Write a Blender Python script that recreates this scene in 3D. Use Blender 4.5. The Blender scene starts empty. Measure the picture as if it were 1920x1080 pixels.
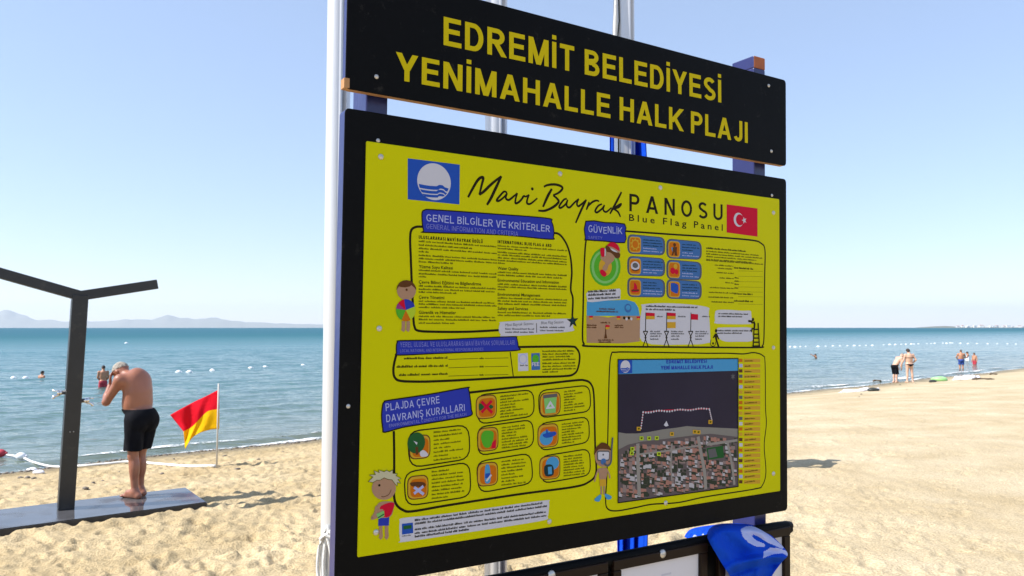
import bpy, bmesh, math, random
import numpy as np
from mathutils import Vector, Matrix
from mathutils.geometry import tessellate_polygon

random.seed(7)
rng = np.random.default_rng(7)
SC = bpy.context.scene
COL = SC.collection

# ------------------------------------------------------------------ camera
F = 1412.0                       # focal length in pixels of a 1920 wide frame
CZ = 2.95                        # eye height above the water
PITCH = math.atan(74 / F)
cam = bpy.data.cameras.new('camera')
cam.sensor_width = 36.0
cam.lens = 36.0 * F / 1920
cam.clip_start = 0.05
cam.clip_end = 60000
cam_o = bpy.data.objects.new('camera', cam)
COL.objects.link(cam_o)
cam_o.location = (0, 0, CZ)
cam_o.rotation_euler = (math.pi / 2 + PITCH, 0, 0)
cam.dof.use_dof = True
cam.dof.focus_distance = 2.15
cam.dof.aperture_fstop = 11.0
SC.camera = cam_o

# ------------------------------------------------------------------ light
SUN_EL = math.radians(45)
sx, sy = -0.955, -0.295          # towards the sun, on the ground
n_ = math.hypot(sx, sy)
SUN = Vector((sx / n_ * math.cos(SUN_EL), sy / n_ * math.cos(SUN_EL), math.sin(SUN_EL)))
w = bpy.data.worlds.new('World')
SC.world = w
w.use_nodes = True
nt = w.node_tree
bg = nt.nodes['Background']
sky = nt.nodes.new('ShaderNodeTexSky')
sky.sky_type = 'NISHITA'
sky.sun_disc = False
sky.sun_elevation = SUN_EL
sky.sun_rotation = math.atan2(SUN.x, SUN.y)
sky.altitude = 0
sky.air_density = 1.0
sky.dust_density = 0.1
sky.ozone_density = 3.0
tint = nt.nodes.new('ShaderNodeMix'); tint.data_type = 'RGBA'; tint.blend_type = 'MULTIPLY'
tint.inputs[0].default_value = 1.0
tint.inputs[7].default_value = (1.06, 0.99, 1.02, 1)      # the hazy, slightly violet blue of the day
nt.links.new(sky.outputs[0], tint.inputs[6])
veil = nt.nodes.new('ShaderNodeMix'); veil.data_type = 'RGBA'      # even summer haze over the whole sky
veil.inputs[0].default_value = 0.48
veil.inputs[7].default_value = (2.25, 2.8, 3.7, 1)
nt.links.new(tint.outputs[2], veil.inputs[6])
nt.links.new(veil.outputs[2], bg.inputs[0])
bg.inputs[1].default_value = 0.14
sun = bpy.data.lights.new('sun', 'SUN')
sun.energy = 4.4
sun.angle = math.radians(0.5)
sun.color = (1.0, 0.965, 0.91)
sun_o = bpy.data.objects.new('sun', sun)
COL.objects.link(sun_o)
sun_o.rotation_euler = SUN.to_track_quat('Z', 'Y').to_euler()
SC.view_settings.view_transform = 'Standard'
SC.view_settings.look = 'None'
SC.view_settings.exposure = 0.8
SC.view_settings.gamma = 1.0
SC.view_settings.use_curve_mapping = False

# ------------------------------------------------------------------ helpers
def ray(px, py):
    x = (px - 960) / F; y = (540 - py) / F
    c, s = math.cos(PITCH), math.sin(PITCH)
    return Vector((x, c - y * s, s + y * c))

def at(px, py, Y):
    r = ray(px, py)
    return Vector((0, 0, CZ)) + r * (Y / r.y)

def srgb(r, g, b):
    return tuple((c / 255 / 12.92 if c / 255 <= 0.04045 else ((c / 255 + 0.055) / 1.055) ** 2.4) for c in (r, g, b))

def tag(o, label=None, cat=None, group=None, kind=None):
    if label: o['label'] = label
    if cat: o['category'] = cat
    if group: o['group'] = group
    if kind: o['kind'] = kind
    return o

def empty(name, loc=(0, 0, 0), rz=0.0, label=None, cat=None, group=None):
    o = bpy.data.objects.new(name, None)
    COL.objects.link(o)
    o.location = loc
    o.rotation_euler = (0, 0, rz)
    o.empty_display_size = 0.1
    return tag(o, label, cat, group)

def link(name, me, mats, parent=None, smooth=False):
    o = bpy.data.objects.new(name, me)
    COL.objects.link(o)
    if not isinstance(mats, (list, tuple)): mats = [mats]
    for m in mats: me.materials.append(m)
    if parent is not None: o.parent = parent
    if smooth: me.polygons.foreach_set('use_smooth', [True] * len(me.polygons))
    return o

def mesh(name, verts, faces, mats, parent=None, smooth=False, mi=None):
    me = bpy.data.meshes.new(name)
    me.from_pydata([tuple(v) for v in verts], [], [tuple(f) for f in faces])
    o = link(name, me, mats, parent, smooth)
    if mi is not None: me.polygons.foreach_set('material_index', list(mi))
    me.update()
    return o

def from_bm(name, bm, mats, parent=None, smooth=False):
    me = bpy.data.meshes.new(name)
    bmesh.ops.recalc_face_normals(bm, faces=bm.faces)
    bm.to_mesh(me); bm.free()
    return link(name, me, mats, parent, smooth)

def add_box(bm, c, s, rot=None, bevel=0.0):
    r = bmesh.ops.create_cube(bm, size=1.0)
    vs = r['verts']
    M = Matrix.Translation(c) @ (rot.to_4x4() if rot else Matrix()) @ Matrix.Diagonal((*s, 1))
    bmesh.ops.transform(bm, matrix=M, verts=vs)
    if bevel:
        es = list({e for v in vs for e in v.link_edges})
        bmesh.ops.bevel(bm, geom=es, offset=bevel, segments=2, profile=0.5, affect='EDGES')

def add_tube(bm, pts, r, n=10, closed=False, caps=True):
    pts = [Vector(p) for p in pts]
    rs = r if isinstance(r, (list, tuple)) else [r] * len(pts)
    rings = []
    up = Vector((0.13, 0.2, 1)).normalized()
    N = len(pts)
    for i, p in enumerate(pts):
        a = pts[(i - 1) % N] if (i > 0 or closed) else p
        b = pts[(i + 1) % N] if (i < N - 1 or closed) else p
        t = (b - a).normalized()
        u = up if abs(t.dot(up)) < 0.95 else Vector((1, 0.1, 0))
        s = t.cross(u).normalized(); v = s.cross(t)
        rings.append([bm.verts.new(p + (s * math.cos(2 * math.pi * k / n) + v * math.sin(2 * math.pi * k / n)) * rs[i]) for k in range(n)])
    for i in range(N if closed else N - 1):
        A, B = rings[i], rings[(i + 1) % N]
        for k in range(n):
            bm.faces.new((A[k], A[(k + 1) % n], B[(k + 1) % n], B[k]))
    if caps and not closed:
        bm.faces.new(rings[0]); bm.faces.new(rings[-1][::-1])

def catmull(P, n=8, closed=False):
    P = [Vector(p) for p in P]
    N = len(P); out = []
    for i in range(N if closed else N - 1):
        p0 = P[(i - 1) % N] if (closed or i > 0) else P[0] * 2 - P[1]
        p1 = P[i]; p2 = P[(i + 1) % N]
        p3 = P[(i + 2) % N] if (closed or i + 2 < N) else P[-1] * 2 - P[-2]
        for k in range(n):
            t = k / n
            out.append(0.5 * (2 * p1 + (p2 - p0) * t + (2 * p0 - 5 * p1 + 4 * p2 - p3) * t * t + (3 * p1 - p0 - 3 * p2 + p3) * t ** 3))
    if not closed: out.append(P[-1])
    return out

# ------------------------------------------------------------------ materials
def node_mat(name):
    m = bpy.data.materials.new(name)
    m.use_nodes = True
    return m, m.node_tree, m.node_tree.nodes['Principled BSDF']

def mat(name, col, rough=0.6, metal=0.0, var=0.0, vscale=8.0, bump=0.0, bscale=60.0, spec=0.5, coat=0.0, stretch=None, sss=0.0):
    m, t, p = node_mat(name)
    col = tuple(col)
    p.inputs['Base Color'].default_value = (*col, 1)
    p.inputs['Roughness'].default_value = rough
    p.inputs['Metallic'].default_value = metal
    p.inputs['Specular IOR Level'].default_value = spec
    p.inputs['Coat Weight'].default_value = coat
    if sss:
        p.inputs['Subsurface Weight'].default_value = sss
        p.inputs['Subsurface Radius'].default_value = (0.02, 0.008, 0.004)
        p.inputs['Subsurface Scale'].default_value = 0.5
    if var or bump:
        tc = t.nodes.new('ShaderNodeTexCoord'); src = tc.outputs['Object']
        if stretch:
            mp = t.nodes.new('ShaderNodeMapping'); mp.inputs['Scale'].default_value = stretch
            t.links.new(src, mp.inputs[0]); src = mp.outputs[0]
    if var:
        nz = t.nodes.new('ShaderNodeTexNoise'); nz.inputs['Scale'].default_value = vscale; nz.inputs['Detail'].default_value = 6
        t.links.new(src, nz.inputs['Vector'])
        mx = t.nodes.new('ShaderNodeMix'); mx.data_type = 'RGBA'
        mx.inputs[6].default_value = (*[max(0, c * (1 - var)) for c in col], 1)
        mx.inputs[7].default_value = (*[min(1, c * (1 + var)) for c in col], 1)
        t.links.new(nz.outputs[0], mx.inputs[0]); t.links.new(mx.outputs[2], p.inputs['Base Color'])
    if bump:
        nb = t.nodes.new('ShaderNodeTexNoise'); nb.inputs['Scale'].default_value = bscale; nb.inputs['Detail'].default_value = 4
        t.links.new(src, nb.inputs['Vector'])
        b = t.nodes.new('ShaderNodeBump'); b.inputs['Strength'].default_value = bump; b.inputs['Distance'].default_value = 0.01
        t.links.new(nb.outputs[0], b.inputs['Height']); t.links.new(b.outputs[0], p.inputs['Normal'])
    return m

def cloth_mat(name, col, trans=0.35, rough=0.8):
    m, t, p = node_mat(name)
    p.inputs['Base Color'].default_value = (*col, 1); p.inputs['Roughness'].default_value = rough
    p.inputs['Specular IOR Level'].default_value = 0.06
    tr = t.nodes.new('ShaderNodeBsdfTranslucent'); tr.inputs[0].default_value = (*col, 1)
    mx = t.nodes.new('ShaderNodeMixShader'); mx.inputs[0].default_value = trans
    t.links.new(p.outputs[0], mx.inputs[1]); t.links.new(tr.outputs[0], mx.inputs[2])
    t.links.new(mx.outputs[0], t.nodes['Material Output'].inputs[0])
    tc = t.nodes.new('ShaderNodeTexCoord'); nz = t.nodes.new('ShaderNodeTexNoise'); nz.inputs['Scale'].default_value = 9
    nz.inputs['Detail'].default_value = 5; nz.inputs['Distortion'].default_value = 0.8
    b = t.nodes.new('ShaderNodeBump'); b.inputs['Strength'].default_value = 0.55; b.inputs['Distance'].default_value = 0.03
    t.links.new(tc.outputs['Object'], nz.inputs['Vector']); t.links.new(nz.outputs[0], b.inputs['Height']); t.links.new(b.outputs[0], p.inputs['Normal'])
    return m

PRINT_ROUGH = 0.38
def ink(name, col):
    return mat(name, tuple(c * 0.84 for c in col), PRINT_ROUGH, spec=0.06)

M = {}
M['black_board'] = mat('black_board', (0.0032, 0.0034, 0.0040), 0.5, var=0.4, vscale=5, bump=0.05, bscale=50, spec=0.07)
def weather(m, scale, lo, hi, col, amount):
    """dust and salt specks with a shape of their own"""
    t = m.node_tree; p = t.nodes['Principled BSDF']
    tc = t.nodes.new('ShaderNodeTexCoord'); a = t.nodes.new('ShaderNodeTexNoise'); a.inputs['Scale'].default_value = scale; a.inputs['Detail'].default_value = 8; a.inputs['Roughness'].default_value = .75
    t.links.new(tc.outputs['Object'], a.inputs['Vector'])
    r = t.nodes.new('ShaderNodeMapRange'); r.inputs[1].default_value = lo; r.inputs[2].default_value = hi; r.inputs[4].default_value = amount
    t.links.new(a.outputs[0], r.inputs[0])
    mx = t.nodes.new('ShaderNodeMix'); mx.data_type = 'RGBA'; mx.inputs[7].default_value = (*col, 1)
    src = p.inputs['Base Color'].links[0].from_socket if p.inputs['Base Color'].links else None
    if src: t.links.new(src, mx.inputs[6])
    else: mx.inputs[6].default_value = p.inputs['Base Color'].default_value
    t.links.new(r.outputs[0], mx.inputs[0]); t.links.new(mx.outputs[2], p.inputs['Base Color'])
weather(M['black_board'], 22, .60, .78, (0.06, 0.057, 0.05), .45)
M['raw_wood'] = mat('raw_wood', (0.42, 0.22, 0.09), 0.75, var=0.3, vscale=30, stretch=(1, 1, 0.2))
M['post_wood_end'] = mat('post_wood_end', (0.36, 0.10, 0.03), 0.7, var=0.3, vscale=25)
M['navy_paint'] = mat('navy_paint', (0.024, 0.029, 0.125), 0.3, var=0.25, vscale=7, bump=0.1, bscale=40)
M['yellow_sheet'] = mat('yellow_sheet', (0.53, 0.52, 0.0005), 0.33, spec=0.05, var=0.05, vscale=2)
weather(M['yellow_sheet'], 30, .62, .80, (0.36, 0.33, 0.12), .5)
M['letter_yellow'] = mat('letter_yellow', (0.52, 0.42, 0.004), 0.5, spec=0.06)
M['steel'] = mat('steel', (0.55, 0.53, 0.5), 0.35, metal=0.7, var=0.2, vscale=90)
M['ink_black'] = ink('ink_black', (0.018, 0.014, 0.004))
M['ink_olive'] = ink('ink_olive', (0.10, 0.094, 0.004))
M['ink_grey'] = ink('ink_grey', (0.12, 0.12, 0.13))
M['ink_blue'] = ink('ink_blue', (0.028, 0.045, 0.42))
M['ink_flagblue'] = ink('ink_flagblue', (0.02, 0.085, 0.46))
M['ink_white'] = ink('ink_white', (0.60, 0.60, 0.68))
M['ink_pale'] = ink('ink_pale', (0.42, 0.46, 0.78))
M['ink_pale_dim'] = ink('ink_pale_dim', (0.20, 0.22, 0.62))
M['ink_red'] = ink('ink_red', (0.60, 0.006, 0.035))
M['ink_orange'] = ink('ink_orange', (0.58, 0.16, 0.006))
M['ink_amber'] = ink('ink_amber', (0.62, 0.36, 0.03))
M['ink_skin'] = ink('ink_skin', (0.42, 0.25, 0.16))
M['ink_brown'] = ink('ink_brown', (0.12, 0.045, 0.015))
M['ink_hair_pale'] = ink('ink_hair_pale', (0.55, 0.52, 0.35))
M['ink_green'] = ink('ink_green', (0.09, 0.42, 0.025))
M['ink_green_pale'] = ink('ink_green_pale', (0.22, 0.55, 0.16))
M['ink_dark_green'] = ink('ink_dark_green', (0.02, 0.11, 0.03))
M['ink_sky'] = ink('ink_sky', (0.07, 0.32, 0.62))
M['ink_pill'] = ink('ink_pill', (0.055, 0.16, 0.42))
M['ink_pill_edge'] = ink('ink_pill_edge', (0.10, 0.11, 0.14))
M['ink_sand'] = ink('ink_sand', (0.42, 0.26, 0.16))
M['ink_lime'] = ink('ink_lime', (0.45, 0.60, 0.03))
M['ink_purple'] = ink('ink_purple', (0.30, 0.04, 0.22))
M['ink_teal'] = ink('ink_teal', (0.012, 0.04, 0.05))
M['map_sea'] = mat('map_sea', (0.017, 0.014, 0.034), 0.3, spec=0.12, var=0.5, vscale=4)
M['map_beach'] = ink('map_beach', (0.24, 0.23, 0.21))
M['map_road'] = ink('map_road', (0.30, 0.28, 0.26))
M['map_town'] = ink('map_town', (0.13, 0.105, 0.11))
M['roof_a'] = ink('roof_a', (0.40, 0.20, 0.16))
M['roof_b'] = ink('roof_b', (0.28, 0.21, 0.20))
M['roof_c'] = ink('roof_c', (0.48, 0.46, 0.50))
M['roof_d'] = ink('roof_d', (0.04, 0.05, 0.035))
M['white_pole'] = mat('white_pole', (0.66, 0.66, 0.67), 0.30, metal=0.35, var=0.06, vscale=4)
M['rope_white'] = mat('rope_white', (0.72, 0.71, 0.68), 0.85, var=0.15, vscale=80, bump=0.5, bscale=220)
M['blue_cloth'] = cloth_mat('blue_cloth', (0.008, 0.080, 0.66), 0.22)
M['cloth_emblem'] = cloth_mat('cloth_emblem', (0.5, 0.55, 0.86), 0.15)
M['flag_red'] = cloth_mat('flag_red', (0.72, 0.012, 0.03), 0.4)
M['flag_yellow'] = cloth_mat('flag_yellow', (0.86, 0.55, 0.01), 0.4)
M['case_frame'] = mat('case_frame', (0.014, 0.007, 0.0045), 0.4, var=0.3, vscale=12, bump=0.05, bscale=40, spec=0.15)
M['paper'] = mat('paper', (0.62, 0.61, 0.66), 0.55, var=0.05, vscale=4)
M['shower_metal'] = mat('shower_metal', (0.016, 0.018, 0.021), 0.4, var=0.35, vscale=6, bump=0.08, bscale=40)
M['chrome'] = mat('chrome', (0.75, 0.75, 0.76), 0.16, metal=1.0)
M['wet_deck'] = mat('wet_deck', (0.085, 0.082, 0.085), 0.06, var=0.45, vscale=3.0, bump=0.03, bscale=14)
_t = M['wet_deck'].node_tree; _n = _t.nodes.new('ShaderNodeTexNoise'); _n.inputs['Scale'].default_value = 2.2; _n.inputs['Detail'].default_value = 7
_g = _t.nodes.new('ShaderNodeTexCoord'); _t.links.new(_g.outputs['Object'], _n.inputs['Vector'])
_r = _t.nodes.new('ShaderNodeMapRange'); _r.inputs[1].default_value = .45; _r.inputs[2].default_value = .70; _r.inputs[3].default_value = .04; _r.inputs[4].default_value = .45
_t.links.new(_n.outputs[0], _r.inputs[0]); _t.links.new(_r.outputs[0], _t.nodes['Principled BSDF'].inputs['Roughness'])
M['deck_side'] = mat('deck_side', (0.03, 0.028, 0.026), 0.7, var=0.4, vscale=12, bump=0.3, bscale=30)
M['skin'] = mat('skin', (0.31, 0.118, 0.066), 0.5, var=0.12, vscale=9, sss=0.08, bump=0.12, bscale=30, coat=0.25)
M['skin_pale'] = mat('skin_pale', (0.60, 0.36, 0.25), 0.5, var=0.1, vscale=9)
M['skin_tan'] = mat('skin_tan', (0.44, 0.20, 0.11), 0.5, var=0.1, vscale=9)
M['hair_grey'] = mat('hair_grey', (0.34, 0.30, 0.25), 0.8, var=0.45, vscale=60, bump=0.8, bscale=120)
M['hair_dark'] = mat('hair_dark', (0.03, 0.018, 0.013), 0.7, var=0.3, vscale=40, bump=0.6, bscale=80)
M['shorts_black'] = mat('shorts_black', (0.0035, 0.004, 0.007), 0.85, spec=0.15, var=0.4, vscale=12, bump=0.5, bscale=14)
M['shorts_red'] = mat('shorts_red', (0.42, 0.03, 0.05), 0.7, var=0.1)
M['shorts_blue'] = mat('shorts_blue', (0.02, 0.06, 0.26), 0.7, var=0.1)
M['fabric_white'] = mat('fabric_white', (0.78, 0.76, 0.78), 0.8, var=0.06, vscale=10)
M['eye'] = mat('eye', (0.03, 0.02, 0.02), 0.2)
M['buoy_white'] = mat('buoy_white', (0.80, 0.80, 0.80), 0.4, var=0.05)
M['pole_dull'] = mat('pole_dull', (0.48, 0.46, 0.42), 0.5, var=0.1)
M['float_green'] = mat('float_green', (0.30, 0.58, 0.22), 0.5, var=0.1)
M['dark_rubber'] = mat('dark_rubber', (0.03, 0.035, 0.03), 0.6, var=0.3)
M['driftwood'] = mat('driftwood', (0.12, 0.085, 0.05), 0.85, var=0.4, vscale=15)
M['far_wall'] = mat('far_wall', (0.72, 0.70, 0.68), 0.8, var=0.1, vscale=0.05)
M['far_roof'] = mat('far_roof', (0.35, 0.16, 0.10), 0.8, var=0.2, vscale=0.05)
M['pebble'] = mat('pebble', (0.16, 0.13, 0.10), 0.7, var=0.6, vscale=3)

# ------------------------------------------------------------------ numpy noise
_perm = rng.permutation(4096)
_ang = rng.uniform(0, 2 * np.pi, 4096)
def perlin(x, y):
    xi = np.floor(x).astype(np.int64); yi = np.floor(y).astype(np.int64)
    fx = x - xi; fy = y - yi
    u = fx * fx * fx * (fx * (fx * 6 - 15) + 10); v = fy * fy * fy * (fy * (fy * 6 - 15) + 10)
    def g(ix, iy, dx, dy):
        a = _ang[_perm[(_perm[ix & 4095] + iy) & 4095]]
        return np.cos(a) * dx + np.sin(a) * dy
    a = g(xi, yi, fx, fy); b = g(xi + 1, yi, fx - 1, fy); c = g(xi, yi + 1, fx, fy - 1); d = g(xi + 1, yi + 1, fx - 1, fy - 1)
    return (a + u * (b - a)) + v * ((c + u * (d - c)) - (a + u * (b - a)))

# ------------------------------------------------------------------ terrain function
_SX = np.array([-400, -60, -25, -10.3, -5.3, 3, 12.5, 37.3, 80, 600.])
_SO = np.array([0, 0, -0.6, -0.35, 0.35, 0.1, -0.6, -0.4, 0, 0])
def shore(X):
    X = np.asarray(X, float)
    o = np.interp(X, _SX, _SO)
    return 0.83 * X + 24.2 + o + 0.22 * np.sin(X * 0.55 + 1.0) + 0.12 * np.sin(X * 1.37)
def dshore(X, Y):
    return (shore(X) - np.asarray(Y, float)) / 1.30
_pd = np.linspace(-120, 700, 8201)
_ph = np.interp(_pd, [-120, -60, -10, -3, 0, 1.5, 5, 9.5, 14, 19, 40, 100, 700], [-7, -5, -1.1, -0.33, 0, 0.17, 0.55, 0.95, 1.18, 1.34, 1.6, 2.2, 9])
_k = np.ones(13) / 13
_ph = np.convolve(np.pad(_ph, 6, mode='edge'), _k, mode='valid')
def base_h(X, Y):
    return np.interp(dshore(X, Y), _pd, _ph)
def ground(px, py, dz=0.0):
    """point of the beach seen at a pixel"""
    r = ray(px, py)
    Ys = np.geomspace(1.5, 400, 6000)
    t = Ys / r.y
    Z = CZ + r.z * t; X = r.x * t
    below = np.where(Z <= base_h(X, Ys) + dz)[0]
    i = below[0]
    return Vector((float(X[i]), float(Ys[i]), float(base_h(X[i], Ys[i]) + dz)))
def water_at(px, py):
    r = ray(px, py)
    return Vector((0, 0, CZ)) + r * (-CZ / r.z)

# ------------------------------------------------------------------ sand (a raster of footprints sampled on a polar sheet)
RX0, RY0, RS = -16.0, 1.5, 0.025
NX, NY = int(36 / RS), int(38 / RS)
ras = np.zeros((NX, NY), np.float32)
def stamp(x, y, a, lw, ww, dep):
    R = int(lw * 2.2 / RS) + 1
    ix, iy = int((x - RX0) / RS), int((y - RY0) / RS)
    if ix < R or iy < R or ix >= NX - R or iy >= NY - R: return
    g = np.arange(-R, R + 1) * RS
    gx, gy = np.meshgrid(g, g, indexing='ij')
    ca, sa = math.cos(a), math.sin(a)
    u = (gx * ca + gy * sa) / lw; v = (-gx * sa + gy * ca) / ww
    q = u * u + v * v
    ras[ix - R:ix + R + 1, iy - R:iy + R + 1] += (-dep * np.exp(-q ** 1.5 * 1.4) + dep * 0.42 * np.exp(-(np.sqrt(q) - 1.45) ** 2 * 5)).astype(np.float32)
for k in range(11500):
    if k % 3:
        x = rng.uniform(-15, 3); y = rng.uniform(3, 19)
    else:
        x = rng.uniform(-15, 19); y = rng.uniform(2, 36)
    dd = float(dshore(x, y))
    if dd < 1.0: continue
    f = 1.0 if x < 1.5 else 0.62
    stamp(x, y, rng.uniform(0, 6.28), rng.uniform(0.09, 0.19), rng.uniform(0.05, 0.10), f * rng.uniform(0.004, 0.023))
for k in range(16000):
    x = rng.uniform(-15, 4) if k % 4 else rng.uniform(-6, 16); y = rng.uniform(3, 20)
    if float(dshore(x, y)) < 1.5: continue
    stamp(x, y, rng.uniform(0, 6.28), rng.uniform(0.045, 0.09), rng.uniform(0.03, 0.05), rng.uniform(0.006, 0.024) * (1.0 if x < 1.5 else 0.55))
gx, gy = np.meshgrid(RX0 + np.arange(NX) * RS, RY0 + np.arange(NY) * RS, indexing='ij')
ras += (0.030 * perlin(gx * 0.55, gy * 0.55) + 0.014 * perlin(gx * 1.7 + 9, gy * 1.7) + 0.011 * perlin(gx * 4.5, gy * 4.5 + 3) + 0.010 * np.abs(perlin(gx * 9, gy * 9)) + 0.006 * perlin(gx * 17, gy * 17)).astype(np.float32)
gd = dshore(gx, gy)
ras *= np.clip((gd - 0.2) / 2.0, 0.04, 1).astype(np.float32)
del gx, gy, gd
def ras_h(X, Y):
    fx = (X - RX0) / RS; fy = (Y - RY0) / RS
    ok = (fx > 1) & (fy > 1) & (fx < NX - 2) & (fy < NY - 2)
    fx = np.clip(fx, 0, NX - 2); fy = np.clip(fy, 0, NY - 2)
    i = fx.astype(int); j = fy.astype(int); u = fx - i; v = fy - j
    h = (ras[i, j] * (1 - u) + ras[i + 1, j] * u) * (1 - v) + (ras[i, j + 1] * (1 - u) + ras[i + 1, j + 1] * u) * v
    return np.where(ok, h, 0.0)
def sand_z(x, y):
    x = np.array([x]); y = np.array([y])
    return float(base_h(x, y)[0] + ras_h(x, y)[0])

def polar_sheet(name, angs, rads, zf, mats, closed=False):
    A, R = np.meshgrid(angs, rads, indexing='ij')
    X = R * np.sin(A); Y = R * np.cos(A)
    Z = zf(X, Y)
    na, nr = A.shape
    co = np.stack([X, Y, Z], -1).reshape(-1, 3).astype(np.float32)
    idx = np.arange(na * nr).reshape(na, nr)
    if closed: idx = np.concatenate([idx, idx[:1]], 0)
    q = np.stack([idx[:-1, :-1], idx[:-1, 1:], idx[1:, 1:], idx[1:, :-1]], -1).reshape(-1, 4)
    q = q[:, ::-1]
    me = bpy.data.meshes.new(name)
    me.vertices.add(len(co)); me.vertices.foreach_set('co', co.ravel())
    me.loops.add(q.size); me.loops.foreach_set('vertex_index', q.ravel().astype(np.int32))
    me.polygons.add(len(q)); me.polygons.foreach_set('loop_start', np.arange(0, q.size, 4, dtype=np.int32))
    me.update(calc_edges=True)
    o = link(name, me, mats, None, True)
    n = me.polygons[len(q) // 2].normal
    if n.z < 0: me.flip_normals()
    return o

def sand_material():
    m, t, p = node_mat('sand')
    N, L = t.nodes, t.links
    geo = N.new('ShaderNodeNewGeometry')
    sep = N.new('ShaderNodeSeparateXYZ'); L.new(geo.outputs['Position'], sep.inputs[0])
    n1 = N.new('ShaderNodeTexNoise'); n1.inputs['Scale'].default_value = 0.9; n1.inputs['Detail'].default_value = 8
    n2 = N.new('ShaderNodeTexNoise'); n2.inputs['Scale'].default_value = 55; n2.inputs['Detail'].default_value = 5
    n3 = N.new('ShaderNodeTexNoise'); n3.inputs['Scale'].default_value = 420; n3.inputs['Detail'].default_value = 2
    for n in (n1, n2, n3): L.new(geo.outputs['Position'], n.inputs['Vector'])
    r1 = N.new('ShaderNodeValToRGB')
    r1.color_ramp.elements[0].position = 0.3; r1.color_ramp.elements[0].color = (0.445, 0.335, 0.180, 1)
    r1.color_ramp.elements[1].position = 0.7; r1.color_ramp.elements[1].color = (0.585, 0.46, 0.275, 1)
    L.new(n1.outputs[0], r1.inputs[0])
    mx = N.new('ShaderNodeMix'); mx.data_type = 'RGBA'; mx.blend_type = 'MULTIPLY'; mx.inputs[0].default_value = 1
    r2 = N.new('ShaderNodeValToRGB')
    r2.color_ramp.elements[0].position = 0.32; r2.color_ramp.elements[0].color = (0.74, 0.71, 0.67, 1)
    r2.color_ramp.elements[1].position = 0.6; r2.color_ramp.elements[1].color = (1.05, 1.05, 1.05, 1)
    L.new(n2.outputs[0], r2.inputs[0])
    # base colour grows paler along X: warm trampled sand left, open beach right
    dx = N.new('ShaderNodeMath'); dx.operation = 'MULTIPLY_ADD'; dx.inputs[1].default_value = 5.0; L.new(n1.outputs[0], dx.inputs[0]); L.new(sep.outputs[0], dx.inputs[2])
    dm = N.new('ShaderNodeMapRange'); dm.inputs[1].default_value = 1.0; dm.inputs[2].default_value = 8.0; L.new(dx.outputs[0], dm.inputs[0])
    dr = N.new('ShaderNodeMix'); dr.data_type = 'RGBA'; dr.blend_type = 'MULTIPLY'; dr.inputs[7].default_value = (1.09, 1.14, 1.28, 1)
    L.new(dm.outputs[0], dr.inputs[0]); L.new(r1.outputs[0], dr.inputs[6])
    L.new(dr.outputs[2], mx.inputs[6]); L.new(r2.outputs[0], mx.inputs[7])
    # wet band by the water
    wn = N.new('ShaderNodeMath'); wn.operation = 'MULTIPLY_ADD'; wn.inputs[1].default_value = 0.16
    L.new(n1.outputs[0], wn.inputs[0]); L.new(sep.outputs[2], wn.inputs[2])
    mr = N.new('ShaderNodeMapRange'); mr.inputs[1].default_value = 0.20; mr.inputs[2].default_value = 0.46; mr.inputs[3].default_value = 1; mr.inputs[4].default_value = 0
    L.new(wn.outputs[0], mr.inputs[0])
    mw = N.new('ShaderNodeMix'); mw.data_type = 'RGBA'; mw.blend_type = 'MULTIPLY'
    mw.inputs[7].default_value = (0.50, 0.48, 0.40, 1)
    L.new(mr.outputs[0], mw.inputs[0]); L.new(mx.outputs[2], mw.inputs[6])
    L.new(mw.outputs[2], p.inputs['Base Color'])
    rr = N.new('ShaderNodeMapRange'); rr.inputs[3].default_value = 0.95; rr.inputs[4].default_value = 0.45
    L.new(mr.outputs[0], rr.inputs[0]); L.new(rr.outputs[0], p.inputs['Roughness'])
    p.inputs['Specular IOR Level'].default_value = 0.2
    b1 = N.new('ShaderNodeBump'); b1.inputs['Strength'].default_value = 0.8; b1.inputs['Distance'].default_value = 0.02
    b2 = N.new('ShaderNodeBump'); b2.inputs['Strength'].default_value = 0.6; b2.inputs['Distance'].default_value = 0.004
    L.new(n2.outputs[0], b1.inputs['Height']); L.new(n3.outputs[0], b2.inputs['Height']); L.new(b1.outputs[0], b2.inputs['Normal'])
    L.new(b2.outputs[0], p.inputs['Normal'])
    return m

angs = np.concatenate([np.radians(np.linspace(-40, 40, 900)), np.radians(np.linspace(41, 319, 120))])
rads = np.concatenate([[0.05, 1, 2, 3], np.geomspace(3.6, 45, 520), np.geomspace(46, 1500, 70)])
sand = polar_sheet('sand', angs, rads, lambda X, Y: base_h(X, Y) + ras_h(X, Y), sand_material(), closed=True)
tag(sand, kind='structure')

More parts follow.
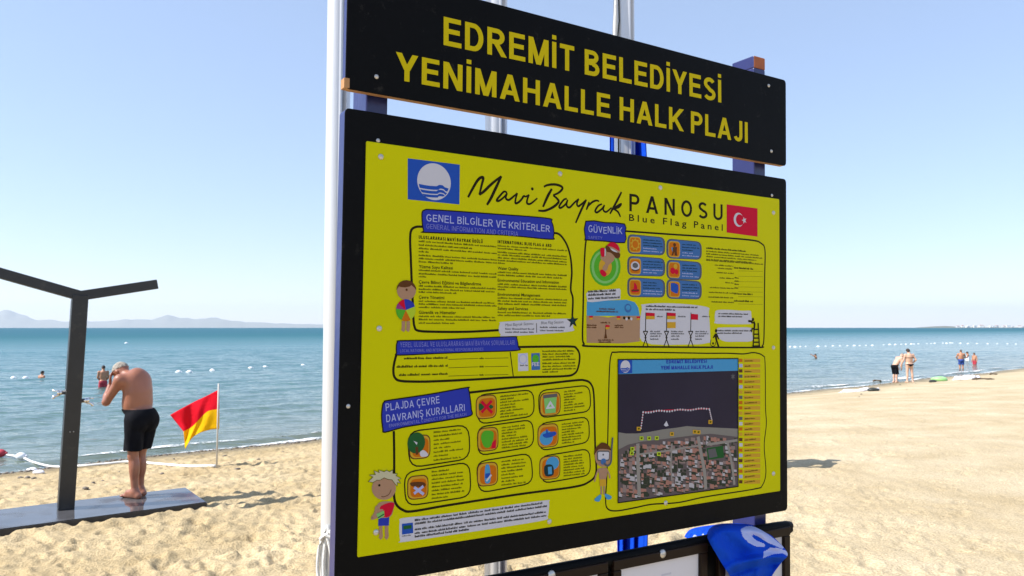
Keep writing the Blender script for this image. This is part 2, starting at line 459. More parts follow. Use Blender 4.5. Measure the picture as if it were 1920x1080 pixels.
# ------------------------------------------------------------------ sea
def sea_material():
    m, t, p = node_mat('sea')
    N, L = t.nodes, t.links
    geo = N.new('ShaderNodeNewGeometry')
    # distance off the shore line gives the water its depth, and the depth its own colour
    dot = N.new('ShaderNodeVectorMath'); dot.operation = 'DOT_PRODUCT'
    dot.inputs[1].default_value = (-0.83 / 1.3, 1 / 1.3, 0)
    L.new(geo.outputs['Position'], dot.inputs[0])
    nb = N.new('ShaderNodeTexNoise'); nb.inputs['Scale'].default_value = 0.05; nb.inputs['Detail'].default_value = 3
    L.new(geo.outputs['Position'], nb.inputs['Vector'])
    ad = N.new('ShaderNodeMath'); ad.operation = 'MULTIPLY_ADD'; ad.inputs[1].default_value = 14; L.new(nb.outputs[0], ad.inputs[0]); L.new(dot.outputs['Value'], ad.inputs[2])
    mr = N.new('ShaderNodeMapRange'); mr.inputs[1].default_value = 24; mr.inputs[2].default_value = 424
    L.new(ad.outputs[0], mr.inputs[0])
    pw = N.new('ShaderNodeMath'); pw.operation = 'POWER'; pw.inputs[1].default_value = 0.5; L.new(mr.outputs[0], pw.inputs[0])
    cr = N.new('ShaderNodeValToRGB'); e = cr.color_ramp.elements
    e[0].position = 0.0; e[0].color = (0.12, 0.125, 0.08, 1)
    e[1].position = 1.0; e[1].color = (0.020, 0.108, 0.145, 1)
    for pos, c in ((0.10, (0.11, 0.15, 0.12)), (0.22, (0.068, 0.15, 0.14)), (0.5, (0.022, 0.13, 0.145))):
        x = cr.color_ramp.elements.new(pos); x.color = (*c, 1)
    L.new(pw.outputs[0], cr.inputs[0]); L.new(cr.outputs[0], p.inputs['Base Color'])
    p.inputs['Roughness'].default_value = 0.10
    p.inputs['IOR'].default_value = 1.333
    p.inputs['Specular IOR Level'].default_value = 0.46
    rg = N.new('ShaderNodeMapRange'); rg.inputs[1].default_value = 30; rg.inputs[2].default_value = 260; rg.inputs[3].default_value = 0.10; rg.inputs[4].default_value = 0.55
    L.new(dot.outputs['Value'], rg.inputs[0]); L.new(rg.outputs[0], p.inputs['Roughness'])
    sg = N.new('ShaderNodeMapRange'); sg.inputs[1].default_value = 30; sg.inputs[2].default_value = 300; sg.inputs[3].default_value = 0.60; sg.inputs[4].default_value = 0.20
    L.new(dot.outputs['Value'], sg.inputs[0]); L.new(sg.outputs[0], p.inputs['Specular IOR Level'])
    mp = N.new('ShaderNodeMapping'); mp.inputs['Rotation'].default_value = (0, 0, math.radians(-40)); mp.inputs['Scale'].default_value = (0.5, 1, 1)
    L.new(geo.outputs['Position'], mp.inputs[0])
    prev = None
    for sc, dist, st in ((0.12, 1.2, 0.4), (0.55, 0.36, 0.6), (2.2, 0.12, 0.6), (8.0, 0.03, 0.5)):
        n = N.new('ShaderNodeTexNoise'); n.inputs['Scale'].default_value = sc; n.inputs['Detail'].default_value = 4
        L.new(mp.outputs[0], n.inputs['Vector'])
        b = N.new('ShaderNodeBump'); b.inputs['Strength'].default_value = st; b.inputs['Distance'].default_value = dist
        L.new(n.outputs[0], b.inputs['Height'])
        if prev: L.new(prev.outputs[0], b.inputs['Normal'])
        prev = b
    L.new(prev.outputs[0], p.inputs['Normal'])
    return m
def sea_z(X, Y):
    d = -dshore(X, Y)                       # metres off shore
    a = (X * 1 + Y * 0.83) / 1.3            # along the shore
    amp = np.clip(d / 6, 0.12, 1) * np.exp(-np.clip(np.hypot(X, Y) - 90, 0, None) / 90)
    ph = 1.6 * perlin(a * 0.12, d * 0.12)
    z = 0.035 * np.sin(2 * np.pi * (d / 2.7) + ph * 3) * (0.5 + perlin(a * 0.25 + 4, d * 0.3) * 1.2)
    z += 0.040 * perlin(a * 0.55, d * 1.1) + 0.022 * perlin(a * 1.5 + 7, d * 2.6) + 0.010 * perlin(a * 3.6, d * 6 + 2)
    br = np.exp(-((d - 0.75 - 0.35 * perlin(a * 0.25, a * 0 + 2.5)) / 0.30) ** 2) * np.clip(0.55 + 1.3 * perlin(a * 0.16 + 3, a * 0), 0.1, 1.2)
    return 1.45 * z * amp + 0.12 * br
angs = np.radians(np.concatenate([np.linspace(-75, -41, 25), np.linspace(-40, 40, 820), np.linspace(41, 75, 25)]))
rads = np.concatenate([np.geomspace(10, 110, 620), np.geomspace(114, 8000, 60)])
sea = polar_sheet('sea', angs, rads, sea_z, sea_material())
tag(sea, kind='structure')

# foam at the water's edge
def foam_material():
    m, t, p = node_mat('foam')
    N, L = t.nodes, t.links
    p.inputs['Base Color'].default_value = (0.8, 0.8, 0.78, 1); p.inputs['Roughness'].default_value = 0.9
    uv = N.new('ShaderNodeUVMap'); geo = N.new('ShaderNodeNewGeometry')
    n = N.new('ShaderNodeTexNoise'); n.inputs['Scale'].default_value = 7; n.inputs['Detail'].default_value = 6; n.inputs['Roughness'].default_value = 0.7
    n2 = N.new('ShaderNodeTexNoise'); n2.inputs['Scale'].default_value = 0.45; n2.inputs['Detail'].default_value = 2
    L.new(geo.outputs['Position'], n.inputs['Vector']); L.new(geo.outputs['Position'], n2.inputs['Vector'])
    a = N.new('ShaderNodeMath'); a.operation = 'MULTIPLY_ADD'; a.inputs[1].default_value = 0.9; L.new(n2.outputs[0], a.inputs[0]); L.new(n.outputs[0], a.inputs[2])
    r = N.new('ShaderNodeMapRange'); r.inputs[1].default_value = 0.91; r.inputs[2].default_value = 1.06; L.new(a.outputs[0], r.inputs[0])
    L.new(r.outputs[0], p.inputs['Alpha'])
    return m
def foam_strip(dd, wd, a0, a1, mt):
    verts, faces = [], []
    xs = np.arange(a0, a1, 0.12)
    K = 5
    for i, x in enumerate(xs):
        y = float(shore(x))
        off = 0.28 * float(perlin(np.array([x * 0.3 + dd * 9]), np.array([1.5]))[0])
        ww = wd * (0.6 + 1.2 * abs(float(perlin(np.array([x * 0.5]), np.array([dd * 5.0]))[0])))
        for k in range(K):
            d = dd + off + ww * (k / (K - 1) - 0.5)
            X, Y = x - d * 0.638, y + d * 0.769
            z = max(float(sea_z(np.array([X]), np.array([Y]))[0]), sand_z(X, Y)) + 0.016
            verts.append((X, Y, z))
    for i in range(len(xs) - 1):
        for k in range(K - 1):
            a = i * K + k
            faces.append((a, a + 1, a + K + 1, a + K))
    return verts, faces
FM = foam_material()
v1, f1 = foam_strip(0.05, 0.30, -16, 60, FM)
v2, f2 = foam_strip(0.80, 0.45, -16, 60, FM)
fo = mesh('foam', v1 + v2, f1 + [tuple(i + len(v1) for i in f) for f in f2], FM, smooth=True)
tag(fo, kind='stuff')

# pebbles along the wet edge
bm = bmesh.new()
for k in range(900):
    x = rng.uniform(-13, 30) if k % 3 == 0 else rng.uniform(-12, 1)
    d = abs(rng.normal(0, 0.35)) + 0.05
    if rng.random() < 0.12: d = rng.uniform(0.5, 7)
    X, Y = x + d * 0.638, float(shore(x)) - d * 0.769
    s = rng.uniform(0.015, 0.045)
    r = bmesh.ops.create_icosphere(bm, subdivisions=1, radius=1)
    mtx = Matrix.Translation((X, Y, sand_z(X, Y) + s * 0.2)) @ Matrix.Rotation(rng.uniform(0, 6), 4, 'Z') @ Matrix.Diagonal((s * rng.uniform(1, 1.9), s, s * rng.uniform(.5, .8), 1))
    bmesh.ops.transform(bm, matrix=mtx, verts=r['verts'])
tag(from_bm('pebbles', bm, M['pebble'], smooth=True), kind='stuff')

# ------------------------------------------------------------------ far hills, headland and town
def ridge(name, pts, dist, depth, mt, kind):
    """pts: (px, py top) ridge line; rolling ground with a real depth behind the shore"""
    xs = np.linspace(pts[0][0], pts[-1][0], 260)
    ys = np.interp(xs, [p[0] for p in pts], [p[1] for p in pts])
    K = 14
    verts, faces = [], []
    for k in range(K):
        t = k / (K - 1)
        prof = math.sin(math.pi * min(t * 1.0, 1.0)) ** 0.8 if k else 0
        for i, (x, y) in enumerate(zip(xs, ys)):
            D = dist + depth * (t - 0.5)
            H = max((614 - y) / F * dist, 0.5)
            n = 1 + 0.25 * float(perlin(np.array([x * 0.05 + 3]), np.array([t * 3.0]))[0]) * (1 if 0.1 < t < 0.9 else 0)
            verts.append(((x - 960) / F * D, D, -2 + (H + 2) * prof * n))
    n = len(xs)
    for k in range(K - 1):
        for i in range(n - 1):
            a = k * n + i
            faces.append((a, a + 1, a + n + 1, a + n))
    return tag(mesh(name, verts, faces, mt, smooth=True), kind=kind)
hill_m = mat('hill_scrub', (0.17, 0.17, 0.135), 0.95, var=0.35, vscale=0.004)
ridge('hills', [(-420, 606), (-260, 590), (-120, 596), (-40, 588), (20, 584), (55, 596), (110, 602), (200, 603), (235, 597), (285, 601), (315, 592), (355, 598), (410, 596), (460, 604), (520, 606), (600, 608), (760, 612)], 25000, 5000, hill_m, 'structure')
ridge('headland', [(1715, 613.4), (1740, 611.5), (1775, 610.5), (1795, 612), (1850, 611.5), (2000, 610), (2300, 608), (2600, 606)], 5200, 400, hill_m, 'structure')
def far_house(px, wd, hg, dist, red):
    loc = at(px, 613.0, dist); loc.z = 3.0
    t = empty('far_building', loc, rng.uniform(-.4, .4))
    bm = bmesh.new(); add_box(bm, (0, 0, hg / 2), (wd, wd * 0.7, hg)); from_bm('wall', bm, M['far_wall'], t)
    bm = bmesh.new()
    if red:
        a = [bm.verts.new(v) for v in ((-wd * .53, -wd * .37, hg + .02), (wd * .53, -wd * .37, hg + .02), (wd * .53, wd * .37, hg + .02), (-wd * .53, wd * .37, hg + .02), (-wd * .3, 0, hg + 3.2), (wd * .3, 0, hg + 3.2))]
        for f in ((0, 1, 5, 4), (2, 3, 4, 5), (1, 2, 5), (3, 0, 4), (3, 2, 1, 0)): bm.faces.new([a[i] for i in f])
    else:
        add_box(bm, (0, 0, hg + 0.4), (wd * 1.04, wd * 0.74, 0.8)); add_box(bm, (wd * .2, 0, hg + 2), (wd * .25, wd * .25, 2.4))
    from_bm('roof', bm, M['far_roof'] if red else M['far_wall'], t)
    return tag(t, 'tiny white building in the row along the far right shoreline', 'building', 'white buildings of the town on the far shore')
for px in (1797, 1804, 1812, 1819, 1826, 1834, 1841, 1849, 1856, 1862, 1869, 1876, 1882, 1890, 1897, 1904, 1911, 1918, 1926, 1936):
    far_house(px + rng.uniform(-2, 2), rng.uniform(14, 26), rng.uniform(6, 14), rng.uniform(4990, 5040), rng.random() < 0.3)

# ------------------------------------------------------------------ the board's plane
BA, BT = math.radians(31.195), math.radians(-0.7615)
BN = Vector((math.sin(BA) * math.cos(BT), -math.cos(BA) * math.cos(BT), math.sin(BT)))     # towards the viewer
_o = ray(685, 263) * 1.833
def onplane(px, py):
    r = ray(px, py)
    return Vector((0, 0, CZ)) + r * (_o.dot(BN) / r.dot(BN))
_a = (onplane(1462, 374) - onplane(685, 263)).normalized() + (onplane(1463, 920) - onplane(672, 1046)).normalized()
BU = (_a - BN * _a.dot(BN)).normalized()
BV = BN.cross(BU).normalized()
_c = (onplane(627, 800) + onplane(1479, 800)) / 2
BORG = Vector((_c.x, _c.y, float(base_h(_c.x, _c.y))))
BORG -= BN * (BORG - onplane(1000, 600)).dot(BN)
BR = Matrix((BU, -BN, BV)).transposed()
def L(px, py):
    p = BR.transposed() @ (onplane(px, py) - BORG)
    return Vector((p.x, p.z))
sign = empty('information_board', BORG)
sign.rotation_euler = BR.to_euler()
tag(sign, 'large black notice board on posts carrying a yellow beach information poster', 'notice board')
# local y: negative comes towards the viewer; the poster face lies at y = 0

def rbox(name, x0, x1, z0, z1, y0, y1, r, mats, parent, edge_mi=None, left_mi=None):
    """upright board with rounded corners; faces mat 0, rim mat 1 when given"""
    pts = []
    for cx, cz, a in ((x1 - r, z1 - r, 0), (x0 + r, z1 - r, 90), (x0 + r, z0 + r, 180), (x1 - r, z0 + r, 270)):
        for k in range(5):
            t = math.radians(a + k * 22.5)
            pts.append((cx + r * math.cos(t), cz + r * math.sin(t)))
    n = len(pts); e = 0.0015
    def ring(y, s): return [((x - (x0 + x1) / 2) * (1 - s / (x1 - x0) * 2) + (x0 + x1) / 2, y, (z - (z0 + z1) / 2) * (1 - s / (z1 - z0) * 2) + (z0 + z1) / 2) for x, z in pts]
    V = ring(y0, e) + ring(y0 + e, 0) + ring(y1 - e, 0) + ring(y1, e)
    Fc = [tuple(range(n))[::-1], tuple(range(3 * n, 4 * n))]; mi = [0, 0]
    for j in range(3):
        for k in range(n):
            a, b = j * n + k, j * n + (k + 1) % n
            Fc.append((a, a + n, b + n, b)[::-1])
            bottom = V[a][2] < z0 + r * 0.5 and V[b][2] < z0 + r * 0.5
            left = V[a][0] < x0 + r * 0.5 and V[b][0] < x0 + r * 0.5
            mi.append(edge_mi if (edge_mi is not None and j == 1 and bottom) else left_mi if (left_mi is not None and j == 1 and left) else 0)
    return mesh(name, V, Fc, mats, parent, mi=mi)

# measured corners in the board's own metres
def mean(*v): return sum(v) / len(v)
pTL, pTR, pBR, pBL = L(685, 263), L(1462, 374), L(1463, 920), L(672, 1046)
kTL, kTR, kBR, kBL = L(650, 202), L(1476, 335), L(1479, 958), L(625, 1109)
hBL, hBR, hTR = L(648, 168), L(1476, 309), L(1476, 150)
PX0, PX1, PZ0, PZ1 = mean(pTL.x, pBL.x), mean(pTR.x, pBR.x), mean(pBL.y, pBR.y), mean(pTL.y, pTR.y)
KX0, KX1, KZ0, KZ1 = mean(kTL.x, kBL.x), mean(kTR.x, kBR.x), mean(kBL.y, kBR.y), mean(kTL.y, kTR.y)
HX0, HX1, HZ0, HZ1 = hBL.x, mean(hBR.x, hTR.x), mean(hBL.y, hBR.y), hTR.y
print('poster', PX0, PX1, PZ0, PZ1, 'panel', KX0, KX1, KZ0, KZ1, 'header', HX0, HX1, HZ0, HZ1)
YB = 0.004            # front face of the black boards
header = rbox('header_board', HX0, HX1, HZ0, HZ1, YB, YB + 0.022, 0.012, [M['black_board'], M['raw_wood'], M['navy_paint']], sign, 1, 2)
panel = rbox('backing_board', KX0, KX1, KZ0, KZ1, YB, YB + 0.040, 0.012, [M['black_board'], M['navy_paint']], sign, None, 1)
poster = rbox('poster', PX0, PX1, PZ0, PZ1, 0.0, YB - 0.0003, 0.004, M['yellow_sheet'], sign)
# battens behind the boards, one raw end showing at the header's left corner
bt = L(650, 152)
bm = bmesh.new(); add_box(bm, (HX0 + 0.004, YB + 0.0118, bt.y - 0.003), (0.0135, 0.0240, 0.024)); from_bm('batten_end', bm, M['raw_wood'], header)

# posts
def post(xc, top):
    bm = bmesh.new()
    z0 = -0.5
    add_box(bm, (xc, YB + 0.041 + 0.052, (z0 + top) / 2), (0.058, 0.100, top - z0), bevel=0.004)
    return from_bm('post', bm, M['navy_paint'], sign)
PLX = L(704, 190).x + 0.022
PRX = L(1437, 318).x + 0.022
post(PLX, HZ1 + 0.02)
rp = post(PRX, HZ1 + 0.037)
bm = bmesh.new(); add_box(bm, (PRX, YB + 0.041 + 0.052, HZ1 + 0.052 + 0.006), (0.0585, 0.1005, 0.044), bevel=0.004)
from_bm('post_top', bm, [M['navy_paint'], M['post_wood_end']], rp)
for p in rp.children[0].data.polygons:
    if p.normal.y < -0.5 or p.normal.x > 0.5: p.material_index = 1

def screw(px, py, parent, r=0.007, y=0.0):
    c = L(px, py)
    bm = bmesh.new()
    bmesh.ops.create_uvsphere(bm, u_segments=12, v_segments=8, radius=1)
    bmesh.ops.transform(bm, matrix=Matrix.Translation((c.x, y, c.y)) @ Matrix.Diagonal((r, r * 0.55, r, 1)), verts=bm.verts)
    bm2 = bm
    add_box(bm2, (c.x, y - r * 0.56, c.y), (r * 1.1, 0.0012, 0.0014))
    from_bm('screw', bm2, M['steel'], parent, True)
for q in ((714, 294), (1050, 326), (1238, 352), (1450, 399), (711, 616), (1450, 652), (705, 998), (1030, 978), (1248, 943), (1450, 888)):
    screw(*q, poster, 0.0075)
for q in ((710, 263), (1449, 366), (654, 762)): screw(*q, panel, 0.0055, YB)
for q in ((707, 143), (1443, 160), (1448, 283)): screw(*q, header, 0.006, YB)

# ------------------------------------------------------------------ print
class Art:
    """flat print built from polygons on the board; each ink sheet lies a hair above the one below"""
    def __init__(s, y=0.0, step=0.00022):
        s.V, s.F, s.mi, s.mats, s.y, s.step, s.n = [], [], [], [], y, step, 0
    def _m(s, k):
        m = M[k]
        if m not in s.mats: s.mats.append(m)
        return s.mats.index(m)
    def raw(s, pts, k, lay):
        """pts in board metres"""
        if len(pts) < 3: return
        y = s.y - lay * s.step - (s.n % 40) * 0.000003
        s.n += 1
        b = len(s.V)
        s.V += [(p[0], y, p[1]) for p in pts]
        mi = s._m(k)
        if len(pts) <= 4:
            tris = [tuple(range(len(pts)))]
        else:
            tris = tessellate_polygon([[Vector((p[0], p[1], 0)) for p in pts]])
        for t in tris:
            f = tuple(b + i for i in t)
            a2 = sum(pts[t[i]][0] * pts[t[(i + 1) % len(t)]][1] - pts[t[(i + 1) % len(t)]][0] * pts[t[i]][1] for i in range(len(t)))
            s.F.append(f if a2 > 0 else f[::-1]); s.mi.append(mi)
    def poly(s, px, k, lay=1, smooth=0):
        pts = [L(*p) for p in px]
        if smooth: pts = [p.xy for p in catmull([(p.x, p.y, 0) for p in pts], smooth, True)]
        s.raw(pts, k, lay)
    def ribbon(s, pts, wid, k, lay=1, closed=False, clip=None):
        """joined stroke in board metres; wid a number or one per point"""
        if not isinstance(wid, (list, tuple)):
            keep = [Vector(pts[0])]
            for p in pts[1:]:
                if (Vector(p) - keep[-1]).length > 1e-5: keep.append(Vector(p))
            if closed and (keep[0] - keep[-1]).length < 1e-5: keep.pop()
            pts = keep
        n = len(pts)
        if n < 2: return
        ws = wid if isinstance(wid, (list, tuple)) else [wid] * n
        Lf, Rt = [], []
        for i in range(n):
            a = pts[(i - 1) % n] if (closed or i > 0) else None
            b = pts[(i + 1) % n] if (closed or i < n - 1) else None
            p = Vector(pts[i])
            d1 = (p - Vector(a)).normalized() if a is not None else None
            d2 = (Vector(b) - p).normalized() if b is not None else None
            d1 = d1 or d2; d2 = d2 or d1
            n1 = Vector((-d1.y, d1.x)); n2 = Vector((-d2.y, d2.x))
            m = n1 + n2
            if m.length < 1e-6: m = n1
            m.normalize()
            q = ws[i] / 2 / max(m.dot(n1), 0.5)
            Lf.append(p + m * q); Rt.append(p - m * q)
        for i in range(n if closed else n - 1):
            j = (i + 1) % n
            s.raw([Lf[i], Rt[i], Rt[j], Lf[j]], k, lay)
    def stroke(s, px, wid, k, lay=1, smooth=6, closed=False, taper=False):
        pts = [L(*p) for p in px]
        if smooth: pts = [Vector((p.x, p.y)) for p in catmull([(p.x, p.y, 0) for p in pts], smooth, closed)]
        if taper:
            n = len(pts); wid = [wid * (0.62 + 0.38 * math.sin(math.pi * (0.12 + 0.8 * i / (n - 1)))) for i in range(n)]
        s.ribbon(pts, wid, k, lay, closed)
    def disc(s, c, rx, ry, k, lay=1, n=28, a0=0, a1=360):
        s.raw([(c[0] + rx * math.cos(math.radians(a0 + (a1 - a0) * i / n)), c[1] + ry * math.sin(math.radians(a0 + (a1 - a0) * i / n))) for i in range(n if a1 - a0 == 360 else n + 1)], k, lay)
    def pdisc(s, c, rx, ry, k, lay=1, n=30, a0=0, a1=360):
        q = [(c[0] + rx * math.cos(math.radians(a0 + (a1 - a0) * i / n)), c[1] - ry * math.sin(math.radians(a0 + (a1 - a0) * i / n))) for i in range(n if a1 - a0 == 360 else n + 1)]
        if a1 - a0 != 360: q = [c] + q
        s.raw([L(*p) for p in q], k, lay)
    def rrect(s, px, k, lay=1, cut=0.18, grow=0.0, out=None, ow=0.0025):
        """rounded patch from four pixel corners TL TR BR BL"""
        q = [L(*p) for p in px]
        c = sum(q, Vector((0, 0))) / 4
        q = [p + (p - c).normalized() * grow for p in q]
        pts = []
        m = min((q[1] - q[0]).length, (q[3] - q[0]).length) * cut * 2
        for i in range(4):
            a, p, b = q[i - 1], q[i], q[(i + 1) % 4]
            p1 = p + (a - p).normalized() * m * 0.6; p2 = p + (b - p).normalized() * m * 0.6
            for t in (0, 0.25, 0.5, 0.75, 1):
                pts.append(p1 * (1 - t) ** 2 + p * 2 * t * (1 - t) + p2 * t * t)
        if k: s.raw(pts, k, lay)
        if out: s.ribbon(pts, ow, out, lay + 1, True)
    def build(s, name, parent, label=None):
        if not s.F: return
        o = mesh(name, s.V, s.F, s.mats, parent, mi=s.mi)
        if label: o['label'] = label
        return o

# capitals drawn with strokes (cap height 1)
def arc(cx, cy, rx, ry, a0, a1, n=10):
    return [(cx + rx * math.cos(math.radians(a0 + (a1 - a0) * i / n)), cy + ry * math.sin(math.radians(a0 + (a1 - a0) * i / n))) for i in range(n + 1)]
def glyph(ch, t):
    """list of polylines for one capital, pen width t, and its advance"""
    h = t / 2; T, B = 1 - h, h
    G = {
        'E': (0.60, [[(h, 0), (h, 1)], [(t, T), (.60, T)], [(t, .52), (.56, .52)], [(t, B), (.62, B)]]),
        'F': (0.57, [[(h, 0), (h, 1)], [(t, T), (.58, T)], [(t, .50), (.52, .50)]]),
        'L': (0.56, [[(h, 0), (h, 1)], [(t, B), (.57, B)]]),
        'I': (t, [[(h, 0), (h, 1)]]),
        'T': (0.60, [[(.30, 0), (.30, 1 - t)], [(0, T), (.60, T)]]),
        'H': (0.68, [[(h, 0), (h, 1)], [(.68 - h, 0), (.68 - h, 1)], [(t, .53), (.68 - t, .53)]]),
        'N': (0.68, [[(h, 0), (h, 1)], [(.68 - h, 0), (.68 - h, 1)], [(h * 1.1, 1), (.68 - h * 1.1, 0)]]),
        'M': (0.80, [[(h, 0), (h, 1)], [(.80 - h, 0), (.80 - h, 1)], [(h * 1.1, 1), (.40, 0)], [(.80 - h * 1.1, 1), (.40, 0)]]),
        'A': (0.74, [[(h * .9, 0), (.37, 1)], [(.74 - h * .9, 0), (.37, 1)], [(.16, .29), (.58, .29)]]),
        'V': (0.70, [[(h * .9, 1), (.35, 0)], [(.70 - h * .9, 1), (.35, 0)]]),
        'Y': (0.70, [[(h * .9, 1), (.35, .40)], [(.70 - h * .9, 1), (.35, .40)], [(.35, 0), (.35, .46)]]),
        'K': (0.70, [[(h, 0), (h, 1)], [(t * .7, .34), (.66, 1.0)], [(.27, .58), (.66, 0)]]),
        'D': (0.66, [[(h, 0), (h, 1)], [(t, T), (.30, T)] + arc(.30, .5, .36 - h, .5 - h, 90, -90, 14) + [(t, B)]]),
        'P': (0.62, [[(h, 0), (h, 1)], [(t, T), (.34, T)] + arc(.34, .70, .28 - h, .30 - h, 90, -90) + [(t, .40 + h)]]),
        'R': (0.67, [[(h, 0), (h, 1)], [(t, T), (.36, T)] + arc(.36, .71, .28 - h, .29 - h, 90, -90) + [(t, .42 + h)], [(.34, .44), (.62, 0)]]),
        'B': (0.64, [[(h, 0), (h, 1)], [(t, T), (.34, T)] + arc(.34, .75, .26 - h, .25 - h, 90, -90) + [(t, .5 + h * .6)], [(t, .5), (.36, .5)] + arc(.36, .27, .28 - h, .27 - h, 80, -90) + [(t, B)]]),
        'J': (0.52, [[(.52 - h, 1), (.52 - h, .28)] + arc(.27, .27, .25 - h, .27 - h, 0, -165)]),
        'U': (0.66, [[(h, 1), (h, .32)] + arc(.33, .32, .33 - h, .32 - h, 180, 360, 12) + [(.66 - h, 1)]]),
        'O': (0.74, [arc(.37, .5, .37 - h, .5 - h, 0, 360, 24)]),
        'G': (0.72, [arc(.37, .5, .37 - h, .5 - h, 45, 330, 18) + [(.72 - h, .44)], [(.42, .44), (.72, .44)]]),
        'C': (0.68, [arc(.37, .5, .37 - h, .5 - h, 48, 312, 18)]),
        'S': (0.64, [arc(.32, .73, .30 - h, .27 - h, 25, 245, 12) + arc(.32, .27, .32 - h, .27 - h, 80, -155, 13)]),
        'Z': (0.62, [[(0, T), (.60, T)], [(.56, 1 - t), (.06, t)], [(0, B), (.62, B)]]),
    }
    base = {'İ': 'I', 'Ü': 'U', 'Ç': 'C', 'Ş': 'S', 'Ğ': 'G', 'Ö': 'O'}.get(ch, ch)
    if base not in G: return 0.3, []
    wd, st = G[base]
    st = [list(x) for x in st]
    if ch == 'İ': st.append([(h, 1 + t * .55), (h, 1 + t * 1.5)])
    if ch in 'ÜÖ':
        for q in (.22, .46): st.append([(q, 1.1), (q, 1.1 + t)])
    if ch == 'Ğ': st.append(arc(.37, 1.25, .16, .14, 200, 340, 6))
    if ch in 'ÇŞ': st.append([(wd / 2, 0), (wd / 2 + .03, -.10)]); st.append(arc(wd / 2, -.17, .09, .09, 60, -120, 6))
    return wd, st
def clip_y(poly, lo, hi):
    for sgn, lim in ((1, lo), (-1, -hi)):
        out = []
        for i in range(len(poly)):
            a, b = poly[i - 1], poly[i]
            fa, fb = sgn * a[1] - lim, sgn * b[1] - lim
            if (fa < 0) != (fb < 0):
                t = fa / (fa - fb); out.append((a[0] + (b[0] - a[0]) * t, a[1] + (b[1] - a[1]) * t))
            if fb >= 0: out.append(b)
        poly = out
        if not poly: return []
    return poly
def caps(art, text, p0, p1, cap, pen, k, lay=1, gap=0.14, space=0.34, jitter=0.0):
    """text on the line p0 -> p1 (board metres), stretched to fit; cap in metres"""
    runs, x = [], 0.0
    wi = 0
    for ch in text:
        if ch == ' ': x += space; wi += 1; continue
        wd, st = glyph(ch, pen)
        runs.append((x, st, wi)); x += wd + gap
    tot = x - gap
    d = p1 - p0; u = d.normalized(); v = Vector((-u.y, u.x)); sxx = d.length / tot
    arts = art
    for x0, st, wi in runs:
        art = arts[wi] if isinstance(arts, list) else arts
        jy = random.uniform(-1, 1) * jitter; jr = random.uniform(-1, 1) * jitter * 1.2; js = 1 + random.uniform(-1, 1) * jitter
        for line in st:
            pts = [Vector(q) for q in line]
            diag = len(pts) == 2 and abs(pts[0].x - pts[1].x) > 0.02 and abs(pts[0].y - pts[1].y) > 0.02
            def out(q):
                yy = q[1] * js + jy + jr * (q[0] - .3)
                return p0 + u * ((q[0] + x0) * sxx) + v * (yy * cap)
            if diag:
                e = (pts[1] - pts[0]).normalized()
                a, b = pts[0] - e * pen, pts[1] + e * pen
                lo, hi = min(pts[0].y, pts[1].y), max(pts[0].y, pts[1].y)
                m = Vector((-e.y, e.x)) * pen * 0.52
                q = clip_y([tuple(a + m), tuple(a - m), tuple(b - m), tuple(b + m)], lo if lo < .1 or lo > .3 else lo - .05, hi)
                art.raw([out(z) for z in q], k, lay)
            else:
                sub = Art(art.y, art.step)
                sub.ribbon(pts, pen, k, 0)
                for f in sub.F:
                    art.raw([out((sub.V[i][0], sub.V[i][2])) for i in f], k, lay)
def capspx(art, text, a, b, top, pen, k, lay=1, **kw):
    """a, b baseline ends and top the cap top above a, in photograph pixels"""
    p0, p1 = L(*a), L(*b)
    caps(art, text, p0, p1, abs((L(*top) - p0).length), pen, k, lay, **kw)

def words_px(art, text, a, b, hpx, k, lay=1, bold=0.0, spacing=1.0, slant=0.0):
    """lower case lettering from the built-in outline font"""
    c = bpy.data.curves.new('lettering', 'FONT')
    c.body = text; c.resolution_u = 2; c.space_character = spacing; c.shear = slant
    if bold: c.offset = bold
    o = bpy.data.objects.new('lettering', c); COL.objects.link(o)
    dg = bpy.context.evaluated_depsgraph_get()
    me = bpy.data.meshes.new_from_object(o.evaluated_get(dg))
    bpy.data.objects.remove(o); bpy.data.curves.remove(c)
    vs = [v.co.copy() for v in me.vertices]
    x0, x1 = min(v.x for v in vs), max(v.x for v in vs)
    p0, p1 = L(*a), L(*b)
    cap = (L(a[0], a[1] - hpx) - p0).length
    u = (p1 - p0).normalized(); w_ = Vector((-u.y, u.x)); s_ = (p1 - p0).length / (x1 - x0)
    for f in me.polygons:
        art.raw([p0 + u * ((vs[i].x - x0) * s_) + w_ * (vs[i].y / 0.70 * cap) for i in f.vertices], k, lay)
    bpy.data.meshes.remove(me)

def lines(art, x0, x1, rows, k='ink_olive', lay=1, h=0.0047, head='ink_black', rot=None):
    """small print too fine to read: rows of word-long marks. rows: (y at x0, length share)"""
    for r in rows:
        y, fr = r[0], r[1]
        p0 = L(x0, y)
        p1 = L(x1, rot(y) if rot else y)
        d = (p1 - p0)
        if not rot: d = Vector((d.x, 0))
        u = d.normalized(); v = Vector((-u.y, u.x)); tot = d.length * fr; x = 0
        while x < tot - 0.004:
            wl = min(random.uniform(0.008, 0.034), tot - x)
            # each word a run of uneven letter strokes
            q = 0
            while q < wl:
                lw = random.uniform(0.0013, 0.0026)
                hh = h * random.choice((0.62, 0.62, 0.7, 1.0, 0.9))
                a = p0 + u * (x + q)
                art.raw([a, a + u * lw, a + u * lw + v * hh, a + v * hh], k, lay)
                q += lw + random.uniform(0.0003, 0.0010)
            x += wl + random.uniform(0.003, 0.005)

